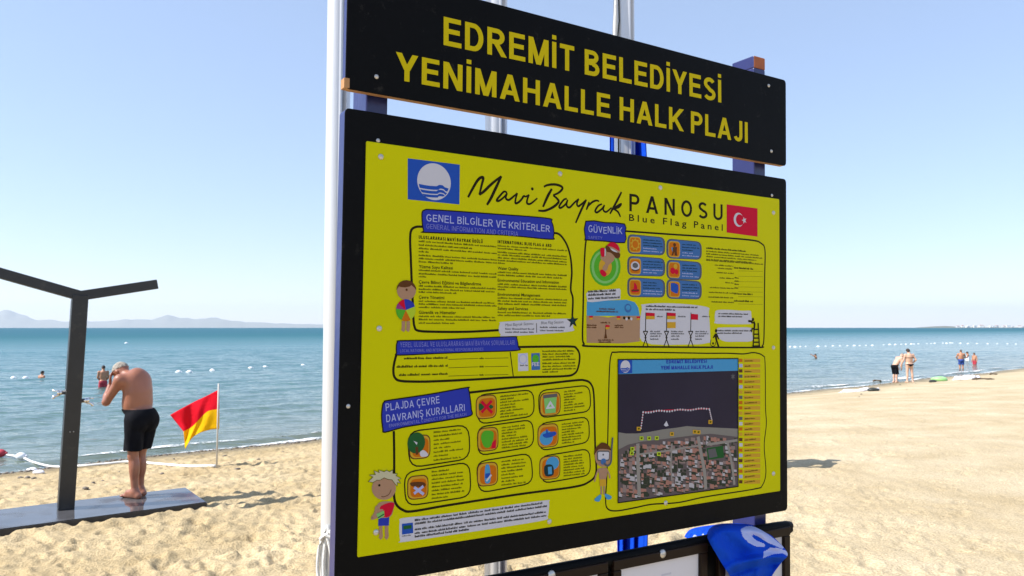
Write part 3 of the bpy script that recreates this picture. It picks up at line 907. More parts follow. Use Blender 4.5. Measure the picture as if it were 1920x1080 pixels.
# --- header lettering, one piece per word
A = [Art(YB, 0.0005) for _ in range(2)]
capspx(A, 'EDREMİT BELEDİYESİ', (832.8, 83.4), (1354, 192.0), (831.7, 29.8), 0.172, 'letter_yellow', gap=0.145, space=0.30)
for a in A: a.build('lettering', header)
A = [Art(YB, 0.0005) for _ in range(3)]
capspx(A, 'YENİMAHALLE HALK PLAJI', (744, 148.6), (1403.6, 268.0), (742.7, 96.1), 0.172, 'letter_yellow', gap=0.145, space=0.30)
for a in A: a.build('lettering', header)

# --- blue flag emblem
def emblem(art, q, lay=1, border=True):
    TL, TR, BR_, BL = [L(*p) for p in q]
    art.raw([TL, TR, BR_, BL], 'ink_flagblue', lay)
    c = (TL + TR + BR_ + BL) / 4; H = ((TL - BL).length + (TR - BR_).length) / 2
    r = 0.455 * H
    art.disc(c, r, r, 'ink_white', lay + 1, 40)
    def w(y, x0, x1): return [c + Vector((x * r, (y + (0.07 if .25 < x < .6 else 0) - (0.28 * (x - .42) if x > .42 else 0) - 0.05 * math.sin((x + 1) * 2.2)) * r)) for x in np.linspace(x0, x1, 16)]
    def band(y0, y1):
        e0 = math.sqrt(1 - min(abs(y0), .93) ** 2) * .93; e1 = math.sqrt(1 - min(abs(y1), .93) ** 2) * .93
        a = w(y0, -e0, e0 * .96); b = w(y1, -e1, e1 * .93)
        for i in range(15): art.raw([a[i], b[i], b[i + 1], a[i + 1]], 'ink_flagblue', lay + 2)
    band(-.20, -.40); band(-.47, -.62); band(-.68, -.82)
A = Art(); emblem(A, ((764.5, 296.8), (862, 308.8), (861.3, 383.3), (764.5, 373.8))); A.build('flag_emblem', poster, 'blue square emblem with a white disc over three blue waves')

# --- handwritten title
Z = lambda pts: [(860 + x / 6, 320 + y / 6) for x, y in pts]
A = Art()
for pts, wd in (
    ([(105, 300), (150, 215), (205, 120), (245, 80), (276, 82), (258, 165), (232, 272)], .0078), ([(232, 272), (285, 232), (370, 150), (480, 62)], .0078), ([(480, 62), (420, 190), (360, 315), (318, 385)], .0084),
    ([(545, 248), (510, 236), (462, 285), (428, 332), (452, 340), (510, 298), (545, 252)], .0062), ([(545, 252), (530, 308), (562, 330), (612, 295), (660, 252)], .0062),
    ([(660, 252), (640, 320), (642, 368), (690, 342), (730, 288), (716, 298)], .0062), ([(730, 288), (760, 290), (792, 270)], .0055), ([(792, 270), (770, 330), (772, 370), (812, 370), (885, 310)], .0062),
    ('cut', 0), ([(1048, 205), (1000, 290), (948, 408)], .0084), ([(958, 182), (1000, 162), (1080, 155), (1150, 175), (1166, 205), (1122, 250), (1062, 276)], .0072), ([(1062, 276), (1110, 318), (1122, 355), (1062, 410), (972, 450), (895, 450)], .0076),
    ([(1216, 314), (1180, 330), (1132, 398), (1146, 420), (1200, 380), (1226, 326)], .0062), ([(1226, 326), (1214, 390), (1246, 414), (1300, 362), (1350, 316)], .0062),
    ([(1350, 316), (1330, 370), (1346, 400), (1390, 370), (1436, 326)], .0064), ([(1436, 326), (1380, 440), (1316, 588)], .0072),
    ([(1468, 352), (1452, 400), (1436, 440)], .0066), ([(1444, 412), (1500, 356), (1550, 336), (1580, 346)], .0062),
    ([(1612, 375), (1570, 396), (1536, 450), (1556, 470), (1610, 430), (1640, 386)], .0064), ([(1640, 386), (1626, 440), (1660, 464), (1720, 416)], .0062),
    ([(1832, 240), (1770, 360), (1702, 485)], .0078), ([(1716, 450), (1780, 400), (1826, 376), (1800, 412), (1742, 430)], .0064), ([(1742, 430), (1790, 462), (1820, 520)], .0066)):
    if pts == 'cut':
        A.disc(L(860 + 828 / 6, 320 + 205 / 6), .0045, .0045, 'ink_black', 1, 12); A.build('title_lettering', poster); A = Art(); continue
    A.stroke(Z(pts), wd, 'ink_black', 1, 6, taper=True)
A.build('title_lettering', poster)
A = Art()
capspx(A, 'PANOSU', (1180, 396), (1354.9, 413.7), (1180, 363), 0.15, 'ink_black', gap=0.42)
A.build('title_lettering', poster); A = Art()
for wd_, x0_, x1_ in (('Blue', 1179.4, 1227.5), ('Flag', 1243, 1287), ('Panel', 1301, 1355)):
    A = Art(); words_px(A, wd_, (x0_, 413.7 + (x0_ - 1179.4) * .1082), (x1_, 413.7 + (x1_ - 1179.4) * .1082), 12.5, 'ink_black', bold=0.012, spacing=1.5); A.build('title_lettering', poster)

# --- national flag
A = Art()
TL, TR, BR_, BL = L(1362.3, 383), L(1420.3, 390.8), L(1420.3, 443.9), L(1362.3, 436)
A.raw([TL, TR, BR_, BL], 'ink_red', 1)
H = (TL - BL).length; W_ = (TR - TL).length
c = (TL + BL) / 2 + Vector((W_ * .38, 0.0)); r1 = H * .25; r2 = H * .20; off = H * .0625
a1 = math.acos((r1 * r1 + off * off - r2 * r2) / (2 * r1 * off)); a2 = math.acos((off * off + r2 * r2 - r1 * r1) / (2 * off * r2))
outer = [(c.x + r1 * math.cos(t), c.y + r1 * math.sin(t)) for t in np.linspace(a1, 2 * math.pi - a1, 30)]
inner = [(c.x + off + r2 * math.cos(t), c.y + r2 * math.sin(t)) for t in np.linspace(2 * math.pi - (math.pi - a2), math.pi - a2, 30)]
for i in range(29): A.raw([outer[i], outer[i + 1], inner[28 - i], inner[29 - i]], 'ink_white', 2)
def star(art, c, r, k, lay, rot=90, n=5, inner=.39):
    art.raw([(c[0] + (r if i % 2 == 0 else r * inner) * math.cos(math.radians(rot + i * 180 / n)), c[1] + (r if i % 2 == 0 else r * inner) * math.sin(math.radians(rot + i * 180 / n))) for i in range(2 * n)], k, lay)
star(A, (c.x + off + r2 * 1.12, c.y), H * .135, 'ink_white', 2, 180)
A.build('printed_flag', poster, 'small red flag print with a white crescent and star')

# --- general information box
BW = 0.0062
A = Art()
A.stroke([(793, 425), (780, 425.5), (771, 432), (769, 450), (770, 480), (772, 530), (774, 570), (775, 595), (777, 612), (784, 620), (815, 622), (877, 622), (936, 619)], BW, 'ink_black')
A.stroke([(1036, 437), (1046, 438), (1055, 446), (1064, 462), (1070, 485), (1072, 512), (1070, 542), (1074, 560), (1073, 592)], BW, 'ink_black')
A.poly([(791, 402), (796, 394), (815, 393.5), (915, 400.5), (1024, 409), (1034, 416), (1038, 430), (1037.5, 444), (1030, 448.5), (940, 440.5), (804, 436), (794, 432)], 'ink_blue', 2, 5)
A.stroke([(791, 402), (796, 394), (815, 393.5), (915, 400.5), (1024, 409), (1034, 416), (1038, 430), (1037.5, 444), (1030, 448.5), (940, 440.5), (804, 436), (794, 432)], .0032, 'ink_black', 3, 5, True)
A.build('box_outline', poster)
A = Art()
capspx(A, 'GENEL BİLGİLER VE KRİTERLER', (799, 414.2), (1030.5, 435.5), (799, 400.2), 0.13, 'ink_pale', 4, gap=0.17, space=0.32, jitter=0.05)
capspx(A, 'GENERAL INFORMATION AND CRITERIA', (799, 428.6), (971, 443), (799, 419.5), 0.11, 'ink_pale_dim', 4, gap=0.17, space=0.32, jitter=0.04)
A.build('heading_lettering', poster)
A = Art()
for txt, y, w1 in (('ULUSLARARASI MAVİ BAYRAK ÖDÜLÜ', 447.5, 905), ('Yüzme Suyu Kalitesi', 502.5, 849), ('Çevre Bilinci Eğitimi ve Bilgilendirme', 531.5, 902), ('Çevre Yönetimi', 560, 833), ('Güvenlik ve Hizmetler', 588.5, 855)):
    p = L(785, y); q = L(w1, y); e = p + Vector((q.x - p.x, 0)); 
    if txt.isupper(): caps(A, txt, p, e, .0085, .22, 'ink_black', 1, gap=.2)
    else:
        yy = 614 - (614 - y) * (3300 - w1) / (3300 - 785); words_px(A, txt, (785, y), (w1, yy), 6.0, 'ink_black', bold=.018)
lines(A, 785, 930, [(453.7, 1), (460.5, .7), (467, 1), (473, .12), (480, 1), (486, 1), (492, .42), (508, 1), (514.5, 1), (520, .09), (537.5, 1), (543.5, 1), (549, .47), (566, 1), (571.5, 1), (577.5, .57), (594.5, 1), (600.5, 1), (607, .45)])
A.build('text_column', poster)
A = Art()
for txt, y, w1 in (('INTERNATIONAL BLUE FLAG AWARD', 456, 1034), ('Water Quality', 505.5, 972), ('Environmental Education and Information', 528, 1048), ('Environmental Management', 554.5, 1013), ('Safety and Services', 581, 990)):
    p = L(933, y); q = L(w1, y); e = p + Vector((q.x - p.x, 0))
    if txt.isupper(): caps(A, txt, p, e, .0085, .22, 'ink_black', 1, gap=.2)
    else:
        yy = 614 - (614 - y) * (3300 - w1) / (3300 - 933); words_px(A, txt, (933, y), (w1, yy), 5.6, 'ink_black', bold=.018)
lines(A, 933, 1062, [(462, 1), (467, .4), (474, 1), (479, 1), (484.5, 1), (489.5, 1), (494.5, .1), (511.5, 1), (517, .93), (534, 1), (539, 1), (544, .1), (560, 1), (565.5, 1), (571, 1), (587, 1), (592.5, .75)])
A.build('text_column', poster)
A = Art()
A.poly([(935, 619), (937.5, 607), (948, 603), (1060, 597.5), (1072, 602), (1074, 614), (1066, 622), (950, 630.5), (939, 627)], 'ink_white', 3, 4)
words_px(A, 'Mavi Bayrak Sezonu', (947, 612), (1000, 609), 5.5, 'ink_grey', 4, slant=.2); words_px(A, 'Blue Flag Season', (1014, 608), (1056, 606), 5.5, 'ink_grey', 4, slant=.2)
A.stroke([(1005.5, 606), (1006, 624)], .0018, 'ink_black', 4, 0)
lines(A, 947, 1000, [(618, 1), (624, 1)], 'ink_grey', 4); lines(A, 1012, 1058, [(615, 1), (621, .95)], 'ink_grey', 4)
star(A, L(1073.5, 602), .021, 'ink_black', 5, 95); star(A, L(1073.5, 602), .0155, 'ink_teal', 6, 95)
A.build('label_strip', poster)

# --- responsibles box
z3 = lambda pts: [(640 + x / 4, 500 + y / 4) for x, y in pts]
A = Art()
A.stroke(z3([(414, 655), (397, 720), (390, 780), (400, 830), (440, 856), (560, 862), (700, 860), (1000, 846), (1290, 830), (1660, 822), (1750, 800), (1780, 740), (1786, 660), (1762, 612), (1720, 599), (1500, 600), (1320, 603)]), BW, 'ink_black')
A.stroke(z3([(1266, 640), (1290, 828)]), .003, 'ink_black', 1, 0)
bp = z3([(412, 600), (420, 566), (446, 555), (700, 550), (1000, 536), (1286, 525), (1314, 538), (1326, 600), (1316, 628), (1000, 640), (700, 652), (432, 663), (414, 645)])
A.poly(bp, 'ink_blue', 2, 5); A.stroke(bp, .003, 'ink_black', 3, 5, True)
A.build('box_outline', poster)
A = Art()
capspx(A, 'YEREL ULUSAL VE ULUSLARARASI MAVİ BAYRAK SORUMLULARI', (750, 651), (965, 646.3), (750, 641.8), .12, 'ink_pale_dim', 4, gap=.2, jitter=.04)
capspx(A, 'LOCAL NATIONAL AND INTERNATIONAL RESPONSIBLE BODIES', (750, 660.5), (906, 657), (750, 655), .12, 'ink_pale_dim', 4, gap=.2)
A.build('heading_lettering', poster)
A = Art()
for y, x0 in ((690, 470), (753, 414), (815, 432)):
    lines(A, 640 + x0 / 4, 839, [(500 + y / 4 + 1.5, 1)], 'ink_black', 1, .0062)
    A.stroke(z3([(803, y + 6), (1028, y - 2)]), .0014, 'ink_olive', 1, 0); lines(A, 899, 907, [(500 + y / 4 + .8, 1)], 'ink_black')
    A.stroke(z3([(1075, y - 2), (1252, y - 6)]), .0014, 'ink_olive', 1, 0)
A.build('text_column', poster)
A = Art()
A.poly(z3([(1325, 652), (1398, 648), (1402, 780), (1326, 783)]), 'ink_white', 1)
c = L(*z3([(1362, 692)])[0]); A.disc(c, .014, .014, 'ink_pale', 2); A.disc(c, .011, .011, 'ink_white', 3)
lines(A, 975, 988, [(686.5, 1)], 'ink_grey', 2)
A.poly(z3([(1424, 650), (1488, 647), (1491, 773), (1426, 776)]), 'ink_pill', 1)
c = L(*z3([(1456, 690)])[0]); A.disc(c, .011, .011, 'ink_green', 2)
words_px(A, 'FEE', (997, 686.5), (1011, 685.8), 7, 'ink_white', 2, bold=.02)
lines(A, 1017, 1081, [(y, f) for y, f in ((660, .95), (665.5, .9), (670.5, .8), (676, 1), (683, .95), (688.5, 1), (694, .95), (699, .5))])
A.build('partner_marks', poster)

# --- rules of conduct
r4 = lambda pts: [(640 + x / 3, 700 + y / 3) for x, y in pts]
A = Art()
A.stroke(r4([(295, 325), (297, 450), (297, 560), (296, 680), (308, 735), (345, 768), (400, 776), (600, 742), (1000, 680), (1300, 640), (1390, 612), (1432, 560), (1428, 430), (1425, 300), (1420, 120), (1405, 62), (1370, 40), (1300, 41), (1000, 76), (715, 109)]), BW, 'ink_black')
bp = r4([(232, 180), (242, 160), (272, 151), (500, 117), (700, 81), (714, 88), (724, 140), (730, 200), (726, 238), (600, 262), (440, 288), (340, 305), (245, 331), (233, 312), (226, 240)])
A.poly(bp, 'ink_blue', 2, 4); A.stroke(bp, .0034, 'ink_black', 3, 4, True)
A.build('box_outline', poster)
A = Art()
capspx(A, 'PLAJDA ÇEVRE', r4([(250, 213)])[0], r4([(552, 168)])[0], r4([(248, 172)])[0], .13, 'ink_pale', 4, gap=.17, jitter=.05)
capspx(A, 'DAVRANIŞ KURALLARI', r4([(253, 275)])[0], r4([(694, 211)])[0], r4([(251, 234)])[0], .13, 'ink_pale', 4, gap=.17, jitter=.05)
capspx(A, 'ENVIRONMENTAL CONDUCT FOR THE BEACH', r4([(268, 304)])[0], r4([(702, 238)])[0], r4([(267, 286)])[0], .13, 'ink_pale_dim', 4, gap=.18)
A.build('heading_lettering', poster)
cells = {
    'fish': ([(762, 122), (1080, 92), (1086, 240), (768, 287)], (815, 188)), 'bin': ([(1108, 98), (1396, 66), (1404, 213), (1114, 252)], (1174, 171)),
    'tree': ([(372, 328), (716, 288), (724, 480), (384, 532)], (441, 413)), 'blob': ([(764, 303), (1076, 260), (1083, 411), (769, 464)], (824, 370)),
    'tap': ([(1110, 283), (1391, 243), (1396, 387), (1114, 437)], (1162, 349)), 'dog': ([(352, 558), (721, 498), (729, 692), (362, 748)], (430, 640)),
    'bottle': ([(758, 498), (1066, 448), (1079, 617), (773, 674)], (822, 566)), 'bag': ([(1118, 468), (1396, 423), (1402, 572), (1127, 620)], (1172, 530))}
for kind, (q, c) in cells.items():
    A = Art()
    A.rrect(r4(q), None, 1, .30, out='ink_black', ow=.0034)
    cx, cy = c; sk = -.10
    tile = [(cx - 54, cy - 60 + 54 * -sk), (cx + 54, cy - 60 - 54 * -sk), (cx + 54, cy + 62 - 54 * -sk), (cx - 54, cy + 62 + 54 * -sk)]
    A.rrect(r4(tile), 'ink_brown', 2, .26, .004); A.rrect(r4(tile), 'ink_amber', 3, .26, .0005); A.rrect(r4([(x + 3, y + 3) for x, y in tile]), 'ink_orange', 4, .26, -.006)
    P = lambda pts: r4([(cx + x, cy + y) for x, y in pts])
    if kind == 'fish':
        A.poly(P([(-40, -20), (-10, -8), (20, -14), (40, 0), (20, 14), (-12, 8), (-40, 22)]), 'ink_dark_green', 5, 3)
        A.stroke(P([(-28, 32), (30, -34)]), .008, 'ink_red', 6, 0); A.stroke(P([(-28, -30), (32, 34)]), .008, 'ink_red', 7, 0)
    elif kind == 'bin':
        A.poly(P([(-36, -30), (36, -38), (30, 50), (-28, 56)]), 'ink_green_pale', 5); A.poly(P([(-40, -48), (38, -58), (40, -40), (-40, -30)]), 'ink_grey', 6)
        A.stroke(P([(0, -8), (18, 20), (-18, 24)]), .006, 'ink_white', 6, 0, True)
    elif kind == 'tree':
        A.disc(L(*P([(-20, -22)])[0]), .024, .026, 'ink_dark_green', 5); A.stroke(P([(-18, 0), (-16, 44)]), .007, 'ink_brown', 5, 0)
        A.poly(P([(-36, -34), (-14, -24), (-18, -10)]), 'ink_white', 6); A.poly(P([(0, 30), (20, 18), (42, 36), (44, 50), (20, 56), (4, 52)]), 'ink_white', 6, 3)
    elif kind == 'blob':
        A.poly(P([(-40, -10), (-24, -44), (10, -48), (32, -34), (24, 20), (4, 48), (-24, 40)]), 'ink_green', 5, 4); A.poly(P([(22, 20), (44, 0), (44, 50), (18, 54)]), 'ink_red', 6)
    elif kind == 'tap':
        A.disc(L(*P([(-10, 14)])[0]), .022, .02, 'ink_sky', 5); A.poly(P([(-30, -6), (36, -22), (42, -2), (-10, 14)]), 'ink_flagblue', 6, 3); A.stroke(P([(-8, -34), (-6, -6)]), .006, 'ink_flagblue', 6, 0)
    elif kind == 'dog':
        A.poly(P([(-44, -24), (-10, -30), (30, -28), (44, -14), (30, 0), (-20, -4), (-36, -6)]), 'ink_brown', 5, 3)
        A.stroke(P([(-22, 36), (30, -6)]), .007, 'ink_pale', 6, 0); A.stroke(P([(-22, 0), (32, 40)]), .007, 'ink_pale', 7, 0)
    elif kind == 'bottle':
        A.poly(P([(-10, -50), (6, -52), (14, -20), (14, 44), (-14, 48), (-16, -16)]), 'ink_sky', 5, 3); A.poly(P([(-14, -2), (14, -6), (14, 20), (-14, 24)]), 'ink_flagblue', 6); A.stroke(P([(-8, 40), (20, 4)]), .005, 'ink_white', 7, 0)
    else:
        A.disc(L(*P([(14, -24)])[0]), .022, .018, 'ink_sky', 5); A.poly(P([(-30, -10), (14, -14), (20, 40), (-26, 46)]), 'ink_teal', 5, 3); A.poly(P([(-12, -4), (10, -6), (12, 36), (-10, 38)]), 'ink_sky', 6)
    (tlx, tly), (trx, try_), (brx, bry), (blx, bly) = q
    x0 = cx + 78; x1 = trx - 30
    h0 = tly + (try_ - tly) * (x0 - tlx) / (trx - tlx); hb = bly + (bry - bly) * (x0 - blx) / (brx - blx)
    n = 8 if hb - h0 > 140 else 6
    for i in range(n):
        y = h0 + 26 + (hb - h0 - 44) * i / (n - 1)
        a = (640 + x0 / 3, 700 + y / 3); b = (640 + x1 / 3, 700 + (y - (x1 - x0) * .115) / 3)
        fr = random.choice((1, .95, .9, .55, 1))
        lines(A, a[0], b[0], [(a[1], fr)], 'ink_olive', 1, .0046, rot=lambda yy, b=b: b[1])
    A.build('rule_cell', poster)

# --- note at the foot
A = Art()
np_ = r4([(328, 836), (345, 814), (520, 797), (700, 775), (900, 747), (1148, 714), (1167, 724), (1166, 770), (1160, 805), (1140, 826), (900, 866), (700, 896), (352, 948), (332, 940), (326, 890)])
A.poly(np_, 'ink_white', 2, 4)
A.poly(r4([(340, 846), (402, 839), (404, 898), (341, 907)]), 'ink_flagblue', 3); A.poly(r4([(348, 858), (394, 852), (395, 872), (349, 878)]), 'ink_dark_green', 4)
lines(A, 640 + 340 / 3, 640 + 405 / 3, [(700 + 918 / 3, 1)], 'ink_grey', 3, .003, rot=lambda y: y - 2)
for i, (y, e, f) in enumerate(((832, 1130, 1), (852, 1155, 1), (884, 1150, 1), (905, 1150, 1), (924, 1100, .42))):
    b = 700 + (y - (e - 412) * .136) / 3
    lines(A, 640 + 412 / 3, 640 + e / 3, [(700 + y / 3, f)], 'ink_black', 3, .0058, rot=lambda yy, b=b: b)
A.build('note_strip', poster)

# --- children drawn on the poster
def limb(art, px, w_, k, lay, sm=3): art.stroke(px, w_, k, lay, sm)
A = Art()       # boy with a beach ball
k7 = lambda pts: [(730 + x / 9.39, 515 + y / 9.39) for x, y in pts]
for x in (248, 330): limb(A, k7([(x, 820), (x, 900), (x - 4, 960), (x - 20, 992)]), .0095, 'ink_skin', 4)
A.pdisc(k7([(298, 275)])[0], 17.8, 18.4, 'ink_skin', 5)
A.poly(k7([(124, 270), (135, 200), (175, 140), (235, 105), (300, 96), (375, 112), (435, 165), (468, 230), (470, 275), (440, 230), (385, 185), (352, 210), (280, 225), (205, 220), (165, 205)]), 'ink_brown', 6)
A.disc(L(*k7([(300, 265)])[0]), .003, .003, 'ink_brown', 7, 10)
cb = k7([(285, 625)])[0]
for a0, a1, k in ((100, 140, 'ink_red'), (140, 172, 'ink_purple'), (20, 100, 'ink_blue'), (172, 245, 'ink_green'), (245, 300, 'ink_orange'), (300, 380, 'ink_lime')):
    A.pdisc(cb, 18.3, 20.6, k, 6, 10, a0, a1)
A.build('printed_child', poster, 'printed child with brown hair holding a striped beach ball')
A = Art()       # fair child with a book
k4 = lambda pts: [(690 + x / 6.756, 860 + y / 6.756) for x, y in pts]
for x in (160, 234): limb(A, k4([(x, 840), (x, 930), (x + 4, 985), (x - 14, 1012)]), .009, 'ink_skin', 4)
A.poly(k4([(130, 735), (268, 730), (262, 845), (128, 850)]), 'ink_blue', 5)
A.poly(k4([(110, 590), (160, 548), (230, 540), (330, 555), (320, 640), (280, 735), (140, 745), (95, 690)]), 'ink_skin', 5, 3)
A.poly(k4([(160, 600), (250, 560), (330, 560), (310, 660), (270, 730), (200, 735), (190, 640), (150, 640)]), 'ink_red', 6, 2)
A.stroke(k4([(110, 600), (92, 690), (55, 750), (130, 720)]), .008, 'ink_skin', 7); A.poly(k4([(100, 700), (200, 655), (205, 720), (130, 765)]), 'ink_green_pale', 8); A.stroke(k4([(125, 745), (200, 700)]), .003, 'ink_dark_green', 9, 0)
A.pdisc(k4([(198, 375)])[0], 22.5, 21.5, 'ink_skin', 7)
hair = [(0, 290), (60, 230), (10, 205), (90, 200), (70, 150), (140, 175), (130, 140), (200, 165), (230, 145), (270, 165), (310, 140), (310, 185), (370, 190), (350, 215), (415, 250), (375, 262), (410, 310), (365, 300), (370, 345), (340, 320), (300, 265), (250, 260), (200, 240), (150, 270), (110, 270), (60, 300)]
A.poly(k4(hair), 'ink_hair_pale', 8); A.stroke(k4(hair), .0012, 'ink_olive', 9, 0, True)
A.disc(L(*k4([(140, 335)])[0]), .003, .003, 'ink_black', 9, 10); A.stroke(k4([(290, 390), (260, 450), (200, 480), (165, 475)]), .0014, 'ink_brown', 9)
A.build('printed_child', poster, 'printed child with spiky fair hair, red top and blue shorts')
A = Art()       # snorkeller
k5 = lambda pts: [(1100 + x / 8.314, 820 + y / 8.314) for x, y in pts]
for x, f in ((225, [(205, 890), (225, 930), (190, 1000), (120, 985), (130, 950)]), (270, [(275, 890), (300, 880), (385, 920), (370, 960), (310, 965)])):
    limb(A, k5([(x, 750), (x + 2, 890)]), .006, 'ink_skin', 4, 0); A.poly(k5(f), 'ink_sky', 6, 2)
A.poly(k5([(195, 655), (300, 650), (298, 755), (200, 760)]), 'ink_amber', 6); A.poly(k5([(170, 490), (300, 470), (318, 520), (298, 650), (200, 655), (190, 560)]), 'ink_skin', 5, 2)
limb(A, k5([(180, 500), (140, 600), (120, 690)]), .005, 'ink_skin', 4); limb(A, k5([(310, 500), (345, 570), (360, 640)]), .005, 'ink_skin', 4)
A.pdisc(k5([(250, 290)])[0], 15.5, 20.5, 'ink_skin', 7)
A.poly(k5([(110, 270), (130, 170), (190, 110), (230, 80), (290, 90), (350, 140), (385, 220), (340, 190), (200, 180), (150, 220)]), 'ink_brown', 8, 3)
A.rrect(k5([(150, 205), (355, 205), (350, 365), (155, 370)]), 'ink_grey', 9, .2); A.rrect(k5([(168, 225), (342, 225), (336, 345), (172, 350)]), 'ink_white', 10, .2)
A.disc(L(*k5([(250, 268)])[0]), .003, .003, 'ink_grey', 11, 10); A.disc(L(*k5([(252, 375)])[0]), .010, .009, 'ink_pill', 11)
A.stroke(k5([(255, 400), (320, 440), (372, 380), (382, 200), (398, 0)]), .0055, 'ink_pill_edge', 11)
A.build('printed_child', poster, 'printed child with a white diving mask, snorkel and blue fins')

# --- safety box
r2 = lambda pts: [(1060 + x / 3.483, 350 + y / 3.483) for x, y in pts]
A = Art()
A.stroke(r2([(388, 290), (700, 312), (1000, 331), (1220, 350), (1278, 370), (1303, 412), (1302, 560), (1300, 700), (1299, 860), (1296, 1000), (1286, 1040), (1258, 1050), (900, 1049), (500, 1046), (150, 1042), (122, 1026), (112, 980), (116, 800), (120, 600), (128, 420), (135, 350)]), BW * .9, 'ink_black')
bp = r2([(133, 226), (260, 235), (386, 244), (390, 300), (387, 366), (260, 356), (140, 348), (130, 334)])
A.poly(bp, 'ink_blue', 2, 2); A.stroke(bp, .0034, 'ink_black', 3, 2, True)
A.build('box_outline', poster)
A = Art()
capspx(A, 'GÜVENLİK', r2([(150, 299)])[0], r2([(370, 311)])[0], r2([(150, 254)])[0], .13, 'ink_pale', 4, gap=.17, jitter=.06)
capspx(A, 'SAFETY', r2([(148, 339)])[0], r2([(240, 344)])[0], r2([(148, 321)])[0], .12, 'ink_pale_dim', 4, gap=.18)
A.build('heading_lettering', poster)
A = Art()       # swim ring with a child
k6 = lambda pts: [(1100 + x / 9.81, 440 + y / 9.81) for x, y in pts]
E6 = lambda cx, cy, rx, ry, n=22: k6([(cx + rx * math.cos(2 * math.pi * i / n), cy + ry * math.sin(2 * math.pi * i / n)) for i in range(n)])
A.poly(E6(340, 590, 285, 355), 'ink_green', 1); A.poly(E6(335, 590, 250, 310), 'ink_green_pale', 2); A.poly(E6(338, 590, 205, 265), 'ink_green', 3); A.poly(E6(340, 590, 120, 170), 'ink_amber', 4)
A.poly(k6([(250, 400), (380, 330), (480, 380), (500, 470), (400, 560), (370, 650), (300, 680), (290, 600), (340, 520), (270, 460)]), 'ink_skin', 5, 3)
A.poly(E6(480, 290, 130, 145), 'ink_skin', 6); A.poly(k6([(360, 210), (420, 150), (500, 145), (570, 200), (600, 300), (540, 270), (470, 230), (400, 215)]), 'ink_red', 7, 3)
A.poly(k6([(345, 210), (400, 220), (470, 300), (600, 340), (600, 420), (540, 435), (480, 370), (430, 330), (360, 310)]), 'ink_brown', 8, 3); A.poly(k6([(430, 250), (520, 290), (560, 330), (470, 300)]), 'ink_white', 9, 2)
A.poly(k6([(245, 260), (290, 240), (330, 260), (320, 400), (260, 390)]), 'ink_red', 7, 3); A.poly(k6([(325, 255), (345, 260), (340, 390), (322, 395)]), 'ink_white', 8)
A.poly(k6([(235, 680), (280, 640), (360, 710), (340, 770), (280, 760)]), 'ink_red', 7, 2)
A.build('printed_child', poster, 'printed child in a red cap lying in a green swim ring')
for i, (cx, cy) in enumerate(((528, 382), (775, 411), (528, 522), (775, 546), (528, 660), (775, 672))):
    A = Art(); wd = 121 if cx < 600 else 113; sk = (.07, .07, .05, .06, .04, .05)[i]
    P = lambda pts: r2([(cx + x, cy + y + x * sk) for x, y in pts])
    q = P([(-wd, -64), (wd, -58), (wd, 58), (-wd, 64)])
    A.rrect(q, 'ink_pill_edge', 1, .3, .002); A.rrect(q, 'ink_pill', 2, .3, -.006)
    tl = P([(-wd + 10, -50), (-wd + 86, -50), (-wd + 86, 54), (-wd + 10, 54)])
    A.rrect(tl, 'ink_amber', 3, .22); A.rrect(tl, 'ink_orange', 4, .22, -.005)
    o = -wd + 48; Q = lambda pts: P([(o + x, y) for x, y in pts]); C_ = lambda x, y: L(*Q([(x, y)])[0])
    if i == 0: star(A, C_(0, 0), .020, 'ink_amber', 5, 90, 9, .7); A.disc(C_(0, 0), .011, .011, 'ink_orange', 6)
    elif i == 1: A.disc(C_(2, -26), .006, .006, 'ink_brown', 5); A.poly(Q([(-16, -10), (18, -14), (16, 14), (20, 44), (4, 44), (0, 18), (-8, 44), (-18, 44), (-10, 12)]), 'ink_brown', 5); A.poly(Q([(-20, -6), (-10, -10), (-12, 20)]), 'ink_sky', 6)
    elif i == 2: A.disc(C_(0, 0), .017, .014, 'ink_white', 5); A.disc(C_(0, -4), .011, .008, 'ink_grey', 6); A.stroke(Q([(-22, 24), (0, 30), (24, 22)]), .004, 'ink_brown', 6)
    elif i == 3: A.disc(C_(8, -22), .008, .008, 'ink_amber', 5); A.disc(C_(-10, 8), .010, .010, 'ink_red', 5); A.disc(C_(14, 14), .008, .008, 'ink_red', 6)
    elif i == 4: A.poly(Q([(-6, -32), (12, -10), (14, 10), (26, 14), (20, 30), (-22, 32), (-24, 16), (-10, 8)]), 'ink_red', 5, 2); A.stroke(Q([(-24, 22), (24, 18)]), .004, 'ink_brown', 6, 0)
    else: A.poly(Q([(-24, -38), (24, -30), (22, 26), (-8, 20), (-22, 8)]), 'ink_flagblue', 5, 2); A.stroke(Q([(-26, -40), (-26, 46)]), .003, 'ink_amber', 6, 0)
    for j in range(5):
        a = P([(-wd + 100, -30 + j * 18)])[0]; b = P([(wd - 18, -30 + j * 18)])[0]
        lines(A, a[0], b[0], [(a[1], random.choice((1, 1, .9, .7)))], 'ink_pale' if j > 2 else 'ink_teal', 3, .0036, rot=lambda y, b=b: b[1])
    A.build('safety_pill', poster)
A = Art()
lines(A, 1324, 1399, [(466.5, 1)], 'ink_black', 1, .006)
lines(A, 1324, 1430, [(472, .95), (477, 1), (482, .88), (487, .8), (489, 1)])
for y, x0 in ((498, 1340), (504, 1346), (512, 1343), (522, 1349), (531, 1360), (540, 1331), (549, 1329), (558, 1328), (567, 1334)):
    lines(A, x0, 1375, [(y, 1)]); 
for y, n in ((503.5, 0), (552, 0), (565.5, 0)): lines(A, 1376, 1411, [(y, 1)], 'ink_black', 1, .0062)
for y in (522, 528, 534, 541): lines(A, 1377, 1385, [(y, 1)], 'ink_black', 1, .005)
